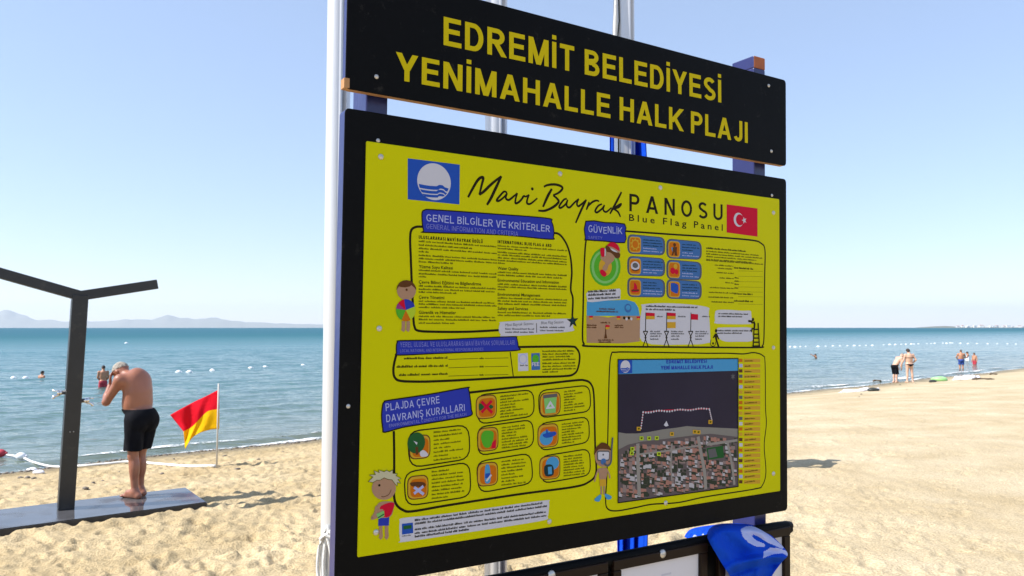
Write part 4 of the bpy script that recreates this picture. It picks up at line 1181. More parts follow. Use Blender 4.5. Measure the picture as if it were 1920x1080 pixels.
for y in (508, 518, 528, 538, 547, 556, 570): A.stroke([(1384, y), (1430, y + .8)], .0008, 'ink_olive', 1, 0)
A.build('text_column', poster)
A = Art()       # beach diagram
z2 = lambda pts: [(1090 + x / 9, 540 + y / 9) for x, y in pts]
A.poly(z2([(90, 470), (92, 230), (400, 212), (760, 200), (900, 240), (960, 330), (985, 470)]), 'ink_sky', 1)
A.poly(z2([(85, 468), (300, 475), (450, 500), (620, 470), (990, 468), (985, 900), (700, 935), (90, 925)]), 'ink_sand', 2)
A.poly(z2([(80, 100), (120, 50), (640, 10), (660, 40), (655, 185), (180, 240), (100, 230)]), 'ink_white', 3)
for y, e in ((78, 610), (135, 575), (195, 635)): lines(A, 1090 + 110 / 9, 1090 + e / 9, [(540 + y / 9, 1)], 'ink_black', 4, .0068, rot=lambda yy: yy - 2.4)
for x0, x1, y in ((300, 555, 362), (250, 620, 405), (90, 245, 640), (90, 245, 675), (560, 700, 640), (560, 700, 675), (320, 480, 595), (280, 540, 890), (290, 520, 925)): lines(A, 1090 + x0 / 9, 1090 + x1 / 9, [(540 + y / 9, 1)], 'ink_brown', 4, .0046)
A.disc(L(*z2([(785, 340)])[0]), .013, .013, 'ink_pill', 4); A.disc(L(*z2([(785, 330)])[0]), .009, .007, 'ink_sky', 5)
for x, y in ((130, 470), (595, 475), (930, 480)): A.poly(z2([(x, y), (x + 60, y), (x + 60, y + 30), (x, y + 30)]), 'ink_red', 4); A.poly(z2([(x, y + 30), (x + 60, y + 30), (x + 60, y + 60), (x, y + 60)]), 'ink_amber', 4)
for x in (720, 760, 800, 840): A.disc(L(*z2([(x, 505 + (x % 80) * .4)])[0]), .0045, .0045, 'ink_white' if x % 80 else 'ink_black', 4, 10)
A.stroke(z2([(405, 850), (410, 640)]), .004, 'ink_brown', 4, 0); A.stroke(z2([(390, 850), (408, 740), (425, 850)]), .004, 'ink_brown', 5, 0); A.poly(z2([(405, 620), (475, 630), (475, 660), (405, 660)]), 'ink_red', 5); A.poly(z2([(405, 660), (475, 660), (465, 695), (405, 695)]), 'ink_amber', 5)
A.build('beach_diagram', poster)
A = Art()       # flag chart
A.poly(r2([(500, 800), (512, 768), (700, 762), (920, 785), (936, 830), (946, 1000), (930, 1020), (820, 1030), (500, 1010)]), 'ink_white', 1, 4)
lines(A, 1060 + 525 / 3.483, 1060 + 860 / 3.483, [(350 + 785 / 3.483, 1), (350 + 806 / 3.483, .55)], 'ink_black', 2, .006)
for x, fl in ((525, 'ry'), (662, 'ryy'), (820, 'r')):
    A.stroke(r2([(x, 822), (x - 2, 945)]), .003, 'ink_black', 2, 0)
    for s in (-1, 1): A.stroke(r2([(x - 2 + s * 14, 945), (x - 2 - s * 4, 985), (x - 2 + s * 17, 1045)]), .0032, 'ink_black', 2 + (s > 0), 0)
    A.stroke(r2([(x - 17, 945), (x + 13, 945)]), .003, 'ink_black', 4, 0)
    if fl == 'r': A.poly(r2([(x, 830), (x + 46, 834), (x + 46, 870), (x, 868)]), 'ink_red', 3)
    else:
        A.poly(r2([(x + 2, 822), (x + 58, 826), (x + 58, 846), (x + 2, 844)]), 'ink_red', 3); A.poly(r2([(x + 2, 844), (x + 58, 846), (x + 58, 866), (x + 2, 866)]), 'ink_amber', 3)
        if fl == 'ryy': A.poly(r2([(x + 2, 884), (x + 58, 884), (x + 58, 924), (x + 2, 924)]), 'ink_amber', 3)
    lines(A, 1060 + (x + 72) / 3.483, 1060 + (x + 122) / 3.483, [(350 + 852 / 3.483, 1)], 'ink_grey', 2)
    lines(A, 1060 + (x + 28) / 3.483, 1060 + (x + 112) / 3.483, [(350 + y / 3.483, f) for y, f in ((950, .9), (964, 1), (980, .8), (1000, .6))], 'ink_grey', 2)
A.build('flag_chart', poster)
A = Art()       # two notes with figures
z8 = lambda pts: [(1280 + x / 9, 560 + y / 9) for x, y in pts]
A.poly(z8([(545, 260), (580, 195), (800, 190), (1000, 205), (1140, 205), (1155, 260), (1160, 400), (1100, 430), (580, 422), (545, 370)]), 'ink_white', 1, 3)
A.poly(z8([(580, 510), (640, 488), (900, 485), (1150, 492), (1172, 600), (1165, 715), (900, 725), (740, 725), (640, 690), (580, 600)]), 'ink_white', 1, 3)
lines(A, 1280 + 600 / 9, 1280 + 1100 / 9, [(560 + 262 / 9, 1), (560 + 308 / 9, .85)], 'ink_black', 2, .005); lines(A, 1280 + 580 / 9, 1280 + 1160 / 9, [(560 + 550 / 9, 1), (560 + 592 / 9, .7)], 'ink_black', 2, .005)
K = 'ink_black'
A.disc(L(*z8([(562, 543)])[0]), .0052, .0058, K, 3); A.poly(z8([(545, 585), (580, 590), (615, 680), (600, 690), (575, 640), (580, 690), (620, 815), (590, 815), (550, 690), (540, 640), (515, 670), (505, 660)]), K, 3)
A.stroke(z8([(475, 690), (465, 760), (490, 800), (540, 790), (555, 730)]), .0022, K, 3); A.disc(L(*z8([(510, 755)])[0]), .004, .004, K, 4)
A.disc(L(*z8([(1185, 350)])[0]), .0052, .0058, K, 3); A.stroke(z8([(1105, 378), (1180, 385)]), .007, K, 3, 0); A.stroke(z8([(1150, 405), (1195, 410)]), .004, K, 4, 0)
A.stroke(z8([(1195, 385), (1212, 430), (1205, 500)]), .0078, K, 5, 0); A.stroke(z8([(1210, 500), (1165, 510), (1158, 565)]), .005, K, 6, 0)
A.stroke(z8([(1200, 500), (1185, 810)]), .0052, K, 7, 0); A.stroke(z8([(1268, 410), (1290, 810)]), .0052, K, 8, 0)
for y in (520, 600, 665, 735): A.stroke(z8([(1195, y), (1282, y)]), .0045, K, 9, 0)
A.poly(z8([(1170, 790), (1300, 785), (1300, 830), (1170, 830)]), K, 9)
A.build('notice_pair', poster)

# --- aerial map
r5 = lambda pts: [(1080 + x / 2.455, 640 + y / 2.455) for x, y in pts]
A = Art()
A.stroke(r5([(600, 55), (300, 50), (185, 50), (162, 62), (153, 150), (147, 400), (142, 620), (136, 730), (147, 772), (190, 780), (270, 766), (350, 750), (470, 742), (600, 715), (820, 680), (858, 662), (874, 600), (866, 480), (876, 380), (872, 300), (870, 100), (860, 66), (820, 52), (770, 58), (700, 55), (600, 55)]), .0042, 'ink_black')
A.build('box_outline', poster)
A = Art()
MAP = [(192, 84), (745, 79), (745, 668), (192, 743)]
A.poly(r5(MAP), 'map_sea', 1); A.stroke(r5(MAP), .003, 'ink_black', 8, 0, True)
A.poly(r5([(192, 84), (745, 79), (745, 135), (192, 151)]), 'ink_sky', 3)
emblem(A, r5([(194, 85), (258, 84), (258, 146), (194, 149)]), 4)
capspx(A, 'EDREMİT BELEDİYESİ', r5([(415, 102)])[0], r5([(600, 99)])[0], r5([(415, 86)])[0], .2, 'ink_blue', 5, gap=.16)
capspx(A, 'YENİ MAHALLE HALK PLAJI', r5([(390, 130)])[0], r5([(628, 126)])[0], r5([(390, 113)])[0], .2, 'ink_blue', 5, gap=.16)
coast = [(192, 418), (230, 424), (280, 424), (330, 418), (400, 405), (460, 398), (510, 390), (560, 394), (620, 396), (700, 400), (745, 402)]
A.poly(r5(coast + [(745, 440), (620, 425), (560, 430), (480, 440), (400, 450), (300, 462), (240, 475), (192, 500)]), 'map_beach', 2)
A.poly(r5([(192, 500), (240, 475), (300, 462), (400, 450), (480, 440), (560, 430), (620, 425), (745, 440), (745, 667), (192, 742)]), 'map_town', 3)
def inmap(x, y): return 196 < x < 741 and y < 738 - (x - 196) * .135 and y > np.interp(x, [192, 300, 480, 620, 745], [500, 468, 446, 432, 446])
for row in range(17):
    for cx_ in np.arange(200, 745, 13.0):
        x = cx_ + rng.uniform(-4, 4); y = 448 + row * 18 + rng.uniform(-5, 5) + abs(x - 560) * .02
        s = rng.uniform(5, 10); t = rng.uniform(6, 13)
        if inmap(x - s, y - t) and inmap(x + s, y + t) and not (600 < x < 680 and 480 < y < 545):
            k = rng.choice(['roof_a', 'roof_b', 'roof_c', 'roof_d', 'map_town'], p=[.26, .20, .20, .26, .08])
            A.poly(r5([(x - s, y - t), (x + s, y - t * .8), (x + s, y + t), (x - s, y + t * .8)]), k, 4)
            if k in ('roof_a', 'roof_c') : A.poly(r5([(x - s, y + t * .8), (x + s, y + t), (x + s, y + t + 5), (x - s, y + t + 4)]), 'roof_d', 5)
A.poly(r5([(600, 492), (676, 480), (680, 535), (606, 545)]), 'ink_dark_green', 4); A.poly(r5([(606, 498), (640, 492), (650, 530), (612, 538)]), 'ink_grey', 5)
for q, w_ in (([(283, 470), (284, 560), (290, 712)], .013), ([(560, 438), (575, 520), (590, 600), (596, 680)], .013), ([(695, 460), (715, 560), (728, 660)], .010), ([(440, 470), (436, 560), (440, 640)], .006), ([(600, 475), (742, 455)], .008), ([(290, 520), (440, 500), (560, 480)], .005)):
    A.stroke(r5(q), w_, 'map_road', 6, 3)
A.stroke(r5([(298, 400), (308, 326), (420, 316), (520, 314), (612, 309), (624, 362)]), .0026, 'ink_red', 4, 0)
for i in range(26):
    t = i / 25; x = 308 + 304 * t; y = 326 - 17 * t + 3 * math.sin(t * 20); A.disc(L(*r5([(x, y)])[0]), .0034, .0034, 'ink_white', 5, 8)
for i in range(6):
    for a, b in (((298, 400), (308, 326)), ((624, 362), (612, 309))): A.disc(L(*r5([(a[0] + (b[0] - a[0]) * i / 6, a[1] + (b[1] - a[1]) * i / 6)])[0]), .0028, .0028, 'ink_white', 5, 8)
for x, y in ((287, 402), (617, 371), (440, 426), (545, 416), (562, 418), (370, 445), (335, 446), (258, 495), (255, 515), (380, 518), (300, 446)):
    A.poly(r5([(x - 9, y - 9), (x + 9, y - 9), (x + 9, y + 9), (x - 9, y + 9)]), 'ink_lime' if y > 430 else 'ink_amber', 7); A.poly(r5([(x - 4, y - 4), (x + 5, y - 5), (x + 4, y + 4), (x - 4, y + 4)]), 'ink_olive', 8)
star(A, L(*r5([(721, 162)])[0]), .012, 'ink_grey', 5, 90, 6, .4); A.poly(r5([(403, 385), (415, 366), (425, 388), (412, 392)]), 'ink_white', 5)
A.build('aerial_map', poster, 'printed aerial photograph of the coast under a blue title strip')
A = Art()
for i in range(24):
    y0 = 80 + i * 24.3; y1 = y0 + 17; s = -(y0 - 80) * .0
    A.poly(r5([(772, y0), (848, y0 - 1 + (i - 8) * -.12), (848, y1 - 1), (772, y1)]), 'ink_amber', 1)
    A.poly(r5([(750, y0), (766, y0), (766, y1 - 2), (750, y1 - 2)]), ['ink_orange', 'ink_white', 'ink_grey', 'ink_brown', 'ink_amber', 'ink_pale', 'ink_orange'][(i * 5 + i // 3) % 7], 2)
    lines(A, 1080 + 776 / 2.455, 1080 + 842 / 2.455, [(640 + (y0 + 13) / 2.455, random.uniform(.4, .9))], 'ink_olive', 2, .0046)
A.build('map_legend', poster)

# ------------------------------------------------------------------ lower display board
lzt = L(1207, 1028).y
low = rbox('display_board', KX0, KX1, lzt - 0.95, lzt - 0.02, YB, YB + 0.022, 0.012, M['black_board'], sign)
bm = bmesh.new()
add_tube(bm, catmull([(KX0 + 0.02, YB + 0.006, lzt - 0.12), (KX0 + 0.02, YB + 0.006, lzt - 0.045), (KX0 + 0.05, YB + 0.006, lzt - 0.018), (0, YB + 0.006, lzt - 0.018), (KX1 - 0.05, YB + 0.006, lzt - 0.018), (KX1 - 0.018, YB + 0.006, lzt - 0.045), (KX1 - 0.018, YB + 0.006, lzt - 0.12)], 6), 0.018, 12)
from_bm('top_rail', bm, M['black_board'], low, True)
fz1 = L(1148, 1049).y; pz1 = L(1162, 1071).y
def display(x0, x1, lbl=None):
    bm = bmesh.new(); t = 0.030; z0 = lzt - 0.88; y = YB - 0.008
    add_box(bm, ((x0 + x1) / 2, y, fz1 - t / 2), (x1 - x0, 0.018, t), bevel=0.003)
    add_box(bm, ((x0 + x1) / 2, y, z0 + t / 2), (x1 - x0, 0.018, t), bevel=0.003)
    for x in (x0 + t / 2, x1 - t / 2): add_box(bm, (x, y + 0.0004, (fz1 + z0) / 2), (t, 0.0172, fz1 - z0 - 2 * t - 0.001), bevel=0.003)
    from_bm('display_frame', bm, M['case_frame'], low)
    bm = bmesh.new(); add_box(bm, ((x0 + x1) / 2, YB - 0.003, (fz1 + z0) / 2), (x1 - x0 - 2 * t - 0.001, 0.004, fz1 - z0 - 2 * t - 0.001))
    from_bm('notice_sheet', bm, M['paper'], low)
f2a, f1a, f1b = L(1343, 1060).x, L(1146, 1050).x, L(1322, 1015).x
display(f2a, KX1 - 0.006); display(f1a, f1b); display(f1a - 0.02 - (f1b - f1a), f1a - 0.02)
for q in ((1238, 1037), (1030, 1077)): screw(*q, low, 0.014, YB - 0.013)
A = Art(YB - 0.005)
q0 = L(1235, 1075)
for i in range(5): A.raw([(q0.x + 0.01, q0.y - .01 - i * .02), (q0.x + .05 - (i % 2) * .012, q0.y - .01 - i * .02), (q0.x + .05 - (i % 2) * .012, q0.y - .004 - i * .02), (q0.x + .01, q0.y - .004 - i * .02)], 'ink_white', 1)
A.build('printed_lines', low)

def B3(p, y):
    """board metres + depth -> world"""
    return BORG + BU * p[0] - BN * y + BV * p[1]

# blue cloth thrown over the lower board
def at_depth(px, py, y):
    r = ray(px, py); o = BORG - BN * y
    return Vector((0, 0, CZ)) + r * ((o - Vector((0, 0, CZ))).dot(BN) / r.dot(BN))
def inside(p, poly):
    r = False
    for i in range(len(poly)):
        (x0, y0), (x1, y1) = poly[i - 1], poly[i]
        if (y0 > p[1]) != (y1 > p[1]) and p[0] < (x1 - x0) * (p[1] - y0) / (y1 - y0) + x0: r = not r
    return r
zc = lambda pts: [(940 + x / 3.556, 930 + y / 3.556) for x, y in pts]
topc = catmull([(x, y, 0) for x, y in zc([(1366, 262), (1400, 205), (1470, 186), (1580, 184), (1680, 196), (1760, 236)])], 10)
lefc = catmull([(x, y, 0) for x, y in zc([(1366, 262), (1400, 330), (1440, 400), (1490, 480), (1530, 545), (1560, 640)])], 10)
rigc = catmull([(x, y, 0) for x, y in zc([(1760, 236), (1840, 300), (1908, 385), (1870, 440), (1800, 540), (1760, 640)])], 10)
NUC, NVC = 96, 96
def samp(c, t):
    f = t * (len(c) - 1); i = min(int(f), len(c) - 2); return c[i].lerp(c[i + 1], f - i)
gshape = zc([(1590, 222), (1620, 204), (1660, 198), (1715, 212), (1795, 270), (1878, 338), (1868, 350), (1765, 304), (1710, 268), (1676, 254), (1664, 264), (1692, 294), (1752, 316), (1750, 336), (1695, 335), (1640, 308), (1602, 266)])
gshape2 = zc([(1742, 412), (1745, 370), (1790, 340), (1850, 345), (1912, 372), (1908, 402), (1870, 380), (1810, 388)])
V, Fc, mi = [], [], []
for j in range(NVC):
    for i in range(NUC):
        u, v = i / (NUC - 1), j / (NVC - 1)
        l, r, t = samp(lefc, v), samp(rigc, v), samp(topc, u)
        t0, t1 = topc[0], topc[-1]
        p = l.lerp(r, u) + (t - t0.lerp(t1, u)) * (1 - v) ** 1.5
        q = L(p.x, p.y)
        fold = 0.010 * math.sin(u * 9 + v * 3.5) * min(1, v * 3) + 0.006 * math.sin(u * 17 - v * 6 + 1) + 0.006 * float(perlin(np.array([u * 4 + v * 2]), np.array([v * 4 - u * 2]))[0]) + 0.0015 * float(perlin(np.array([u * 15 + 3]), np.array([v * 15]))[0])
        fold += 0.028 * math.exp(-((v - 0.56 + 0.14 * (u - .5)) / 0.07) ** 2) - 0.012 * math.exp(-((v - 0.68 + 0.14 * (u - .5)) / 0.05) ** 2)
        y = YB - 0.030 - 0.018 * math.sin(math.pi * min(1, v * 1.2)) - fold
        if v < 0.14: y += (0.14 - v) ** 2 * 3.2
        V.append(at_depth(p.x, p.y, y)); 
        if i < NUC - 1 and j < NVC - 1:
            a = j * NUC + i; Fc.append((a, a + 1, a + NUC + 1, a + NUC)); mi.append(1 if (inside((p.x, p.y), gshape) or inside((p.x, p.y), gshape2)) else 0)
drape = mesh('draped_cloth', V, Fc, [M['blue_cloth'], M['cloth_emblem']], None, True, mi)
md = drape.modifiers.new('thick', 'SOLIDIFY'); md.thickness = 0.0016; md.offset = 0
tag(drape, 'crumpled blue cloth with a pale printed mark draped over the low display board', 'cloth')
# the bunched end that lies behind the rail
far = catmull([(x, y, 0) for x, y in zc([(1440, 190), (1400, 196), (1335, 205), (1270, 220), (1236, 246), (1222, 272)])], 8)
near = catmull([(x, y, 0) for x, y in zc([(1440, 262), (1405, 262), (1370, 270), (1330, 286), (1290, 300), (1255, 306)])], 8)
V, Fc, mi = [], [], []
NB, MB_ = 60, 26
for j in range(MB_):
    for i in range(NB):
        u, v = i / (NB - 1), j / (MB_ - 1)
        p = samp(near, u).lerp(samp(far, u), v)
        fo_ = .5 + .5 * math.sin(u * 16 + v * 3 + 1.5 * math.sin(v * 4))
        y = YB + 0.026 + 0.15 * v + 0.022 * fo_ * math.sin(math.pi * v) + .02 * float(perlin(np.array([u * 6]), np.array([v * 4]))[0])
        V.append(at_depth(p.x, p.y - 3.5 * fo_ * math.sin(math.pi * v), y))
        if i < NB - 1 and j < MB_ - 1:
            a = j * NB + i; Fc.append((a, a + 1, a + NB + 1, a + NB)); mi.append(1 if (u > .45 and v < .24 + .1 * math.sin(u * 20)) else 0)
bo = mesh('bunched_fold', V, Fc, [M['blue_cloth'], M['cloth_emblem']], drape, True, mi)
md = bo.modifiers.new('thick', 'SOLIDIFY'); md.thickness = 0.0016; md.offset = 0

# ------------------------------------------------------------------ flagpoles
def flagpole(px, Y, label, cleat=False):
    X = (px - 960) / F * Y
    zg = sand_z(X, Y)
    t = empty('flagpole', (X, Y, zg - 0.05), 0, label, 'flagpole', 'white flagpoles behind the notice board')
    r = 0.042; Hh = 7.2
    prof = []
    for k in range(48):
        a = 2 * math.pi * k / 48
        d = math.degrees((a - math.radians(-90 + 40) + math.pi) % (2 * math.pi) - math.pi)
        rr = r
        if abs(d) < 9: rr = r * 0.66
        elif abs(d) < 19: rr = r * 1.07
        prof.append((rr * math.cos(a), rr * math.sin(a)))
    n = len(prof)
    V = [(x, y, 0) for x, y in prof] + [(x, y, Hh) for x, y in prof]
    Fc = [(k, (k + 1) % n, n + (k + 1) % n, n + k) for k in range(n)] + [tuple(range(n))[::-1], tuple(range(n, 2 * n))]
    mesh('shaft', V, Fc, M['white_pole'], t)
    bm = bmesh.new(); add_tube(bm, [(0, 0, -0.2), (0, 0, 0.10), (0, 0, 0.11)], [0.075, 0.075, 0.05], 24); from_bm('base_sleeve', bm, M['white_pole'], t, True)
    return t, Vector((X, Y, zg - 0.05))
fp1, fb1 = flagpole(629.5, 2.66, 'white flagpole close beside the left edge of the notice board')
fp2, fb2 = flagpole(930, 2.82, 'white flagpole seen through the gaps behind the middle of the board')
fp3, fb3 = flagpole(1174, 2.97, 'white flagpole with the furled blue flag wrapped round it')
# halyards
def rel(p, b): return p - b
bm = bmesh.new()
pts = [at(1163, -60, 2.93), at(1160, 0, 2.93), at(1161, 40, 2.93), at(1158, 70, 2.93), at(1160, 300, 2.93)]
add_tube(bm, [rel(p, fb3) for p in pts], 0.0030, 6); from_bm('halyard', bm, M['dark_rubber'], fp3, True)
bm = bmesh.new()
pts = catmull([at(1155, -40, 2.92), at(1154, 20, 2.92), at(1153, 60, 2.92), at(1152, 110, 2.92), at(1156, 250, 2.92)], 6)
add_tube(bm, [rel(p, fb3) for p in pts], [0.004 + 0.006 * min(1, i / 10) for i in range(len(pts))], 8); from_bm('halyard_cover', bm, M['rope_white'], fp3, True)
bm = bmesh.new()
for k, (dx, lo, hi, y0) in enumerate(((0, 1092, 988, 2.61), (5, 1110, 996, 2.60), (-4, 1100, 1003, 2.605), (9, 1086, 992, 2.615))):
    c = 613 + dx; m = (lo + hi) / 2; q = (lo - hi) / 2; ww = 9 + 2 * k
    pts = [rel(at(c + ww * math.cos(t) * (1 + .25 * math.sin(t)), m + q * math.sin(t), y0 - 0.008 * math.cos(t)), fb1) for t in np.linspace(0, 2 * math.pi, 26)[:-1]]
    add_tube(bm, pts, 0.0062, 8, closed=True)
pts = catmull([rel(at(x, y, 2.60), fb1) for x, y in ((600, 1012), (610, 1004), (622, 1008), (627, 1000), (624, 985))], 6)
add_tube(bm, pts, 0.0062, 8)
from_bm('rope_coil', bm, M['rope_white'], fp1, True)

# furled flag hanging down pole 3
V, Fc = [], []
NA, NZ = 60, 70
for j in range(NZ):
    v = j / (NZ - 1)
    z = at(1174, 150, 2.97).z * (1 - v) + at(1174, 1078, 2.97).z * v
    for i in range(NA):
        u = i / (NA - 1)
        # gathered cross section: wraps the left of the pole, then falls in folds to its right
        wdt = 0.060 + 0.030 * math.sin(v * 3.1) + 0.01 * math.sin(v * 11)
        x = -0.052 + (u ** 1.1) * (0.054 + wdt * (0.78 + 0.12 * math.sin(v * 6)))
        y = -0.005 + 0.030 * math.sin(u * 17 + v * 2.0) * (0.35 + 0.65 * u) - 0.030 * u + 0.012 * math.sin(u * 31 + v * 5) + (0.055 if u < 0.55 else 0.055 - 0.12 * (u - .55)) - 0.125 * min(1, max(0, (v - .35) / .2))
        V.append((fb3.x + x, fb3.y + y, z))
        if i < NA - 1 and j < NZ - 1:
            a = j * NA + i; Fc.append((a, a + NA, a + NA + 1, a + 1))
fl = mesh('furled_flag', V, Fc, M['blue_cloth'], None, True)
md = fl.modifiers.new('thick', 'SOLIDIFY'); md.thickness = 0.0014; md.offset = 0
tag(fl, 'blue flag hanging limp in folds along the flagpole behind the board', 'flag')

# ------------------------------------------------------------------ shower and its deck
def onz(px, py, z):
    r = ray(px, py); return Vector((0, 0, CZ)) + r * ((z - CZ) / r.z)
mp = onz(240, 940, 1.05)
ZD = float(base_h(mp.x, mp.y)) + 0.10
print('deck', ZD, mp)
dC = onz(388, 941, ZD); dF = onz(330, 917, ZD); dL_ = onz(0, 992, ZD)
da = (dL_ - dC).normalized(); db = (dF - dC); db = (db - da * db.dot(da)); dw = db.length; db.normalize()
deck = empty('shower_deck', dC, 0, 'wet grey slab under the beach shower, its end sunk in the sand', 'shower deck')
V = []
LEN = 4.2
for z in (0, -0.30):
    for a, b in ((0, 0), (LEN, 0), (LEN, dw + .04), (0, dw + .04)): V.append(tuple(da * a + db * b + Vector((0, 0, z))))
Vt = [tuple(Vector(v) + Vector((0, 0, 0.0))) for v in V[:4]]
bm = bmesh.new()
vs = [bm.verts.new(v) for v in V]
for f in ((0, 1, 2, 3), (7, 6, 5, 4), (0, 4, 5, 1), (1, 5, 6, 2), (2, 6, 7, 3), (3, 7, 4, 0)): bm.faces.new([vs[i] for i in f])
bmesh.ops.bevel(bm, geom=[e for e in bm.edges if all(v.co.z > -0.1 for v in e.verts)], offset=0.008, segments=2, affect='EDGES')
o = from_bm('slab', bm, [M['wet_deck'], M['deck_side']], deck)
for p in o.data.polygons:
    if p.normal.z < 0.6: p.material_index = 1

weather(M['shower_metal'], 9, .55, .75, (0.07, 0.065, 0.055), .5)
sb = onz(123, 954, ZD)
shower = empty('beach_shower', sb, 0, 'dark square shower post with two raised arms in a Y shape', 'shower')
stop = at(150, 553, sb.y) - sb
along = Vector((-da.x, -da.y, 0)).normalized()      # towards the right end of the deck
def beam(name, a, b, wx, wz, mt, par, bev=0.008, side=None):
    a, b = Vector(a), Vector(b); d = (b - a); n = d.normalized()
    s = (side or Vector((0, 1, 0))); s = (s - n * s.dot(n)).normalized(); t = n.cross(s)
    R = Matrix((s, t, n)).transposed()
    bm = bmesh.new(); add_box(bm, (a + b) / 2, (wx, wz, d.length), R, bev); return from_bm(name, bm, mt, par)
sidev = Vector((-along.y, along.x, 0))
po = beam('post', (0, 0, 0), stop, 0.135, 0.15, M['shower_metal'], shower, side=sidev)
# arms: solve the pixel of each end along the deck's line
def endpoint(px, py):
    r = ray(px, py); p = sb + stop
    t = (r.x / r.y * p.y - p.x) / (along.x - r.x / r.y * along.y)
    q = p + along * t; q.z = CZ + r.z / r.y * q.y
    return q - sb
eR = endpoint(294, 533); eL = endpoint(4, 513); eL = stop + (eL - stop) * 1.25
beam('arm', stop + Vector((0, 0, -0.01)), eR, 0.115, 0.105, M['shower_metal'], shower, side=sidev)
beam('arm', stop + Vector((0, 0, -0.01)), eL, 0.115, 0.105, M['shower_metal'], shower, side=sidev)
def tap(px, py, s):
    p = at(px, py, sb.y) - sb; p = p + along * 0
    c = Vector((stop.x * p.z / stop.z, stop.y * p.z / stop.z, p.z))
    bm = bmesh.new()
    d = along * s
    add_tube(bm, [c + d * .06, c + d * .11, c + d * .125], [.022, .022, .030], 12)
    add_tube(bm, [c + d * .125, c + d * .15], [.030, .026], 12)
    add_tube(bm, catmull([c + d * .10, c + d * .13 + Vector((0, 0, -.02)), c + d * .17 + Vector((0, 0, -.035)), c + d * .19 + Vector((0, 0, -.06))], 4), .014, 10)
    add_box(bm, c + d * .165 + Vector((0, 0, .022)), (.06, .02, .014), bevel=.004)
    from_bm('tap', bm, M['chrome'], shower, True)
tap(128, 735, -1); tap(155, 752, 1)
bm = bmesh.new()
for dx in (-.014, .018):
    q = Vector((stop.x * .36, stop.y * .36, stop.z * .36)) - sidev * .069 * (1 if sidev.y > 0 else -1) + along * dx
    r_ = bmesh.ops.create_uvsphere(bm, u_segments=8, v_segments=6, radius=.006); bmesh.ops.translate(bm, verts=r_['verts'], vec=q)
from_bm('rivet', bm, M['steel'], po, True)

# ------------------------------------------------------------------ people: signed distance bodies, one continuous surface each
class SDF:
    def __init__(s): s.P = []
    def cone(s, a, b, ra, rb, k=.03): s.P.append(('c', np.array(a, float), np.array(b, float), ra, rb, k)); return s
    def ell(s, c, r, k=.03, R=None): s.P.append(('e', np.array(c, float), np.array(r, float), R, None, k)); return s
    def eval(s, X, Y, Z, res, lo):
        Fd = np.full(X.shape, 1.0, np.float32)
        for p in s.P:
            m = p[5] + .06
            if p[0] == 'c':
                l = np.minimum(p[1] - p[3], p[2] - p[4]) - m; h = np.maximum(p[1] + p[3], p[2] + p[4]) + m
                l = np.minimum(l, np.minimum(p[1], p[2]) - max(p[3], p[4]) - m); h = np.maximum(h, np.maximum(p[1], p[2]) + max(p[3], p[4]) + m)
            else:
                rm = p[2].max() if p[3] is not None else p[2]; l = p[1] - rm - m; h = p[1] + rm + m
            i0 = np.clip(((l - lo) / res).astype(int), 0, None); i1 = np.clip(((h - lo) / res).astype(int) + 2, 0, np.array(X.shape))
            if (i1 <= i0).any(): continue
            sl = tuple(slice(a, b) for a, b in zip(i0, i1))
            Q = np.stack([X[sl], Y[sl], Z[sl]], -1)
            if p[0] == 'c':
                ab = p[2] - p[1]; t = np.clip(((Q - p[1]) @ ab) / max(ab @ ab, 1e-9), 0, 1)
                d = np.linalg.norm(Q - p[1] - t[..., None] * ab, axis=-1) - (p[3] + (p[4] - p[3]) * t)
            else:
                q = Q - p[1]
                if p[3] is not None: q = q @ p[3]
                k0 = np.linalg.norm(q / p[2], axis=-1); k1 = np.linalg.norm(q / p[2] ** 2, axis=-1) + 1e-9
                d = k0 * (k0 - 1) / k1
            k = p[5]; f = Fd[sl]
            hh = np.clip(k - np.abs(f - d), 0, None) / k
            Fd[sl] = np.minimum(f, d) - hh * hh * k * .25
        return Fd
